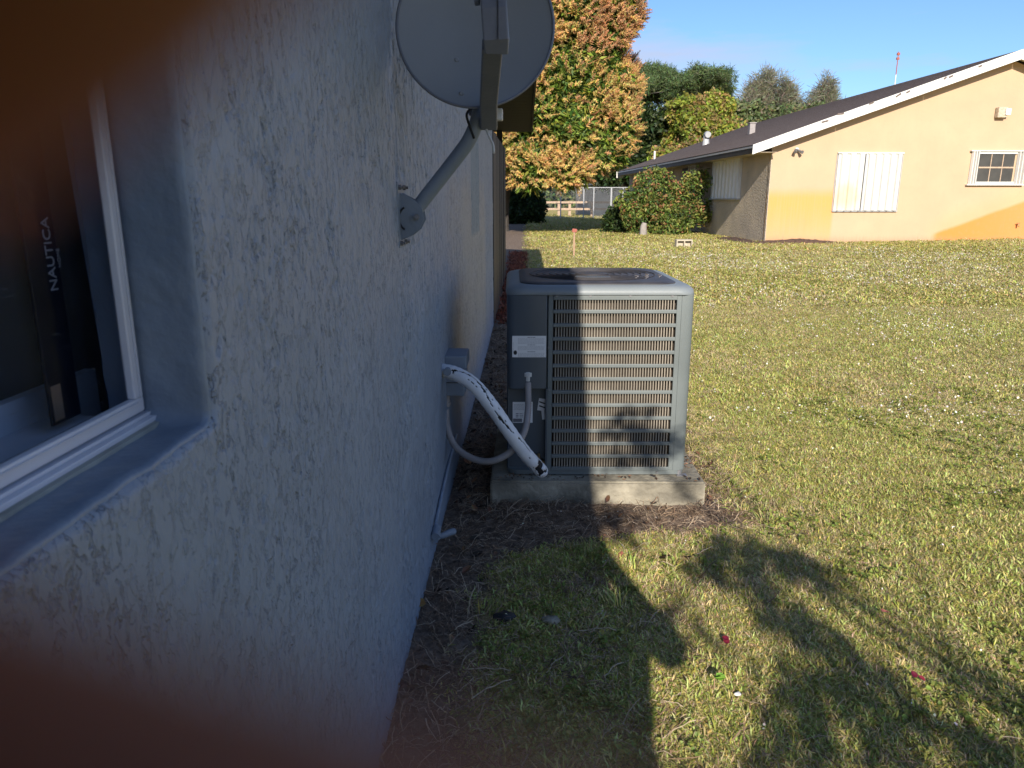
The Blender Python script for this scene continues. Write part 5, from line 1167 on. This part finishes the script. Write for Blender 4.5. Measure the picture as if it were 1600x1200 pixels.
T([(cx-.17, cy, 1.36), (cx-.24, cy+.06, 1.24), EL], [.055, .046, .040]); T([EL, EL*.5 + WL*.5, WL], [.040, .036, .026])
T([(cx+.17, cy, 1.36), (cx+.26, cy+.05, 1.24), ER], [.055, .046, .040]); T([ER, ER*.5 + WR*.5, WR], [.040, .036, .026])
def F_(P, r, n=20): b.tube([cs(q) for q in P], [x_*.001 for x_ in r], n, smooth=8, round_=True)
F_([(-88, -30, -30), (-74, -18, -12), (-62, -14, -4)], [24, 27, 22])       # left palm
F_([(-62, 2, -4), (-42, 9, 8), (-22.0, 7.6, 9.5), (-10.9, 9.9, 9), (2.0, 22.0, 9)], [10, 9.3, 8.6, 8.0, 7.4])   # index fingertip over the upper left of the lens
F_([(-62, -20, -4), (-40, -20, 6), (-20, -9.2, 7.5), (-3.6, -11.0, 7), (11, -15.9, 7)], [10, 9, 8.3, 7.5, 7.0])    # middle finger below the lens
F_([(-64, -34, -5), (-44, -38, 6), (-24, -34, 8), (-8, -33, 7)], [9.5, 8.5, 8, 7.2]); F_([(-66, -46, -8), (-50, -52, 2), (-34, -51, 5)], [8.5, 7.5, 6.8])
F_([(-80, -12, -24), (-52, 4, -24), (-26, 6, -20)], [13, 10.5, 9])         # thumb on the screen side
F_([(190, -45, -30), (180, -25, -14), (170, -15, -6)], [24, 27, 22])       # right palm
for i, zq in enumerate((4, -12, -28, -43)): F_([(180, zq, -5), (158, zq-2, 7), (138-2*i, zq-2, 8), (118, zq-3, 8)], [9.5, 8.8, 8, 7])
F_([(200, -12, -26), (168, 0, -24), (135, 4, -20)], [13, 10.5, 9])
b.build('body', M['skin'], pe, smooth=True)
c_ = MB(); c_.loft([[(cx + rx2*math.cos(a), cy + ry2*math.sin(a), z) for a in np.linspace(0, 2*math.pi, 25)[:-1]] for z, rx2, ry2 in ((.84, .185, .135), (.95, .178, .128), (1.05, .160, .118), (1.18, .182, .132), (1.30, .202, .132), (1.38, .18, .105), (1.415, .10, .075))])
c_.tube([(cx-.12, cy, 1.365), (cx-.175, cy, 1.355), (cx-.24, cy+.06, 1.24), (cx-.285, cy+.12, 1.17)], [.062, .070, .062, .054], 16, smooth=4, round_=True); c_.tube([(cx+.12, cy, 1.365), (cx+.175, cy, 1.355), (cx+.255, cy+.05, 1.245)], [.062, .070, .060], 16, smooth=4, round_=True)
c_.build('shirt', M['shirt'], pe, smooth=True)
j_ = MB(); j_.loft([[(cx + rx2*math.cos(a), cy + ry2*math.sin(a), z) for a in np.linspace(0, 2*math.pi, 25)[:-1]] for z, rx2, ry2 in ((.76, .15, .11), (.82, .18, .128), (.88, .182, .13), (.93, .175, .125))])
for s_ in (-1, 1): j_.tube([(cx+s_*.088, cy, .86), (cx+s_*.10, cy+.01, .48), (cx+s_*.105, cy-.01, .09)], [.098, .07, .062], 16, smooth=4)
j_.build('jeans', M['jeans'], pe, smooth=True)
for s_ in (-1, 1): MB().tube([(cx+s_*.105, cy-.05, .052), (cx+s_*.112, cy+.06, .050), (cx+s_*.122, cy+.17, .042)], [.048, .050, .040], 14, smooth=3, round_=True).build('shoe', M['phone'], pe, smooth=True)
MB().loft([[(cx + rx2*math.cos(a), cy + .022 + oy + ry2*math.sin(a), z) for a in np.linspace(0, 2*math.pi, 25)[:-1]] for z, rx2, ry2, oy in ((1.53, .06, .055, -.035), (1.58, .083, .085, -.025), (1.63, .087, .106, -.008), (1.67, .076, .094, -.006), (1.70, .045, .058, -.006), (1.712, .012, .015, -.006))]).build('hair', M['hair'], pe, smooth=True)
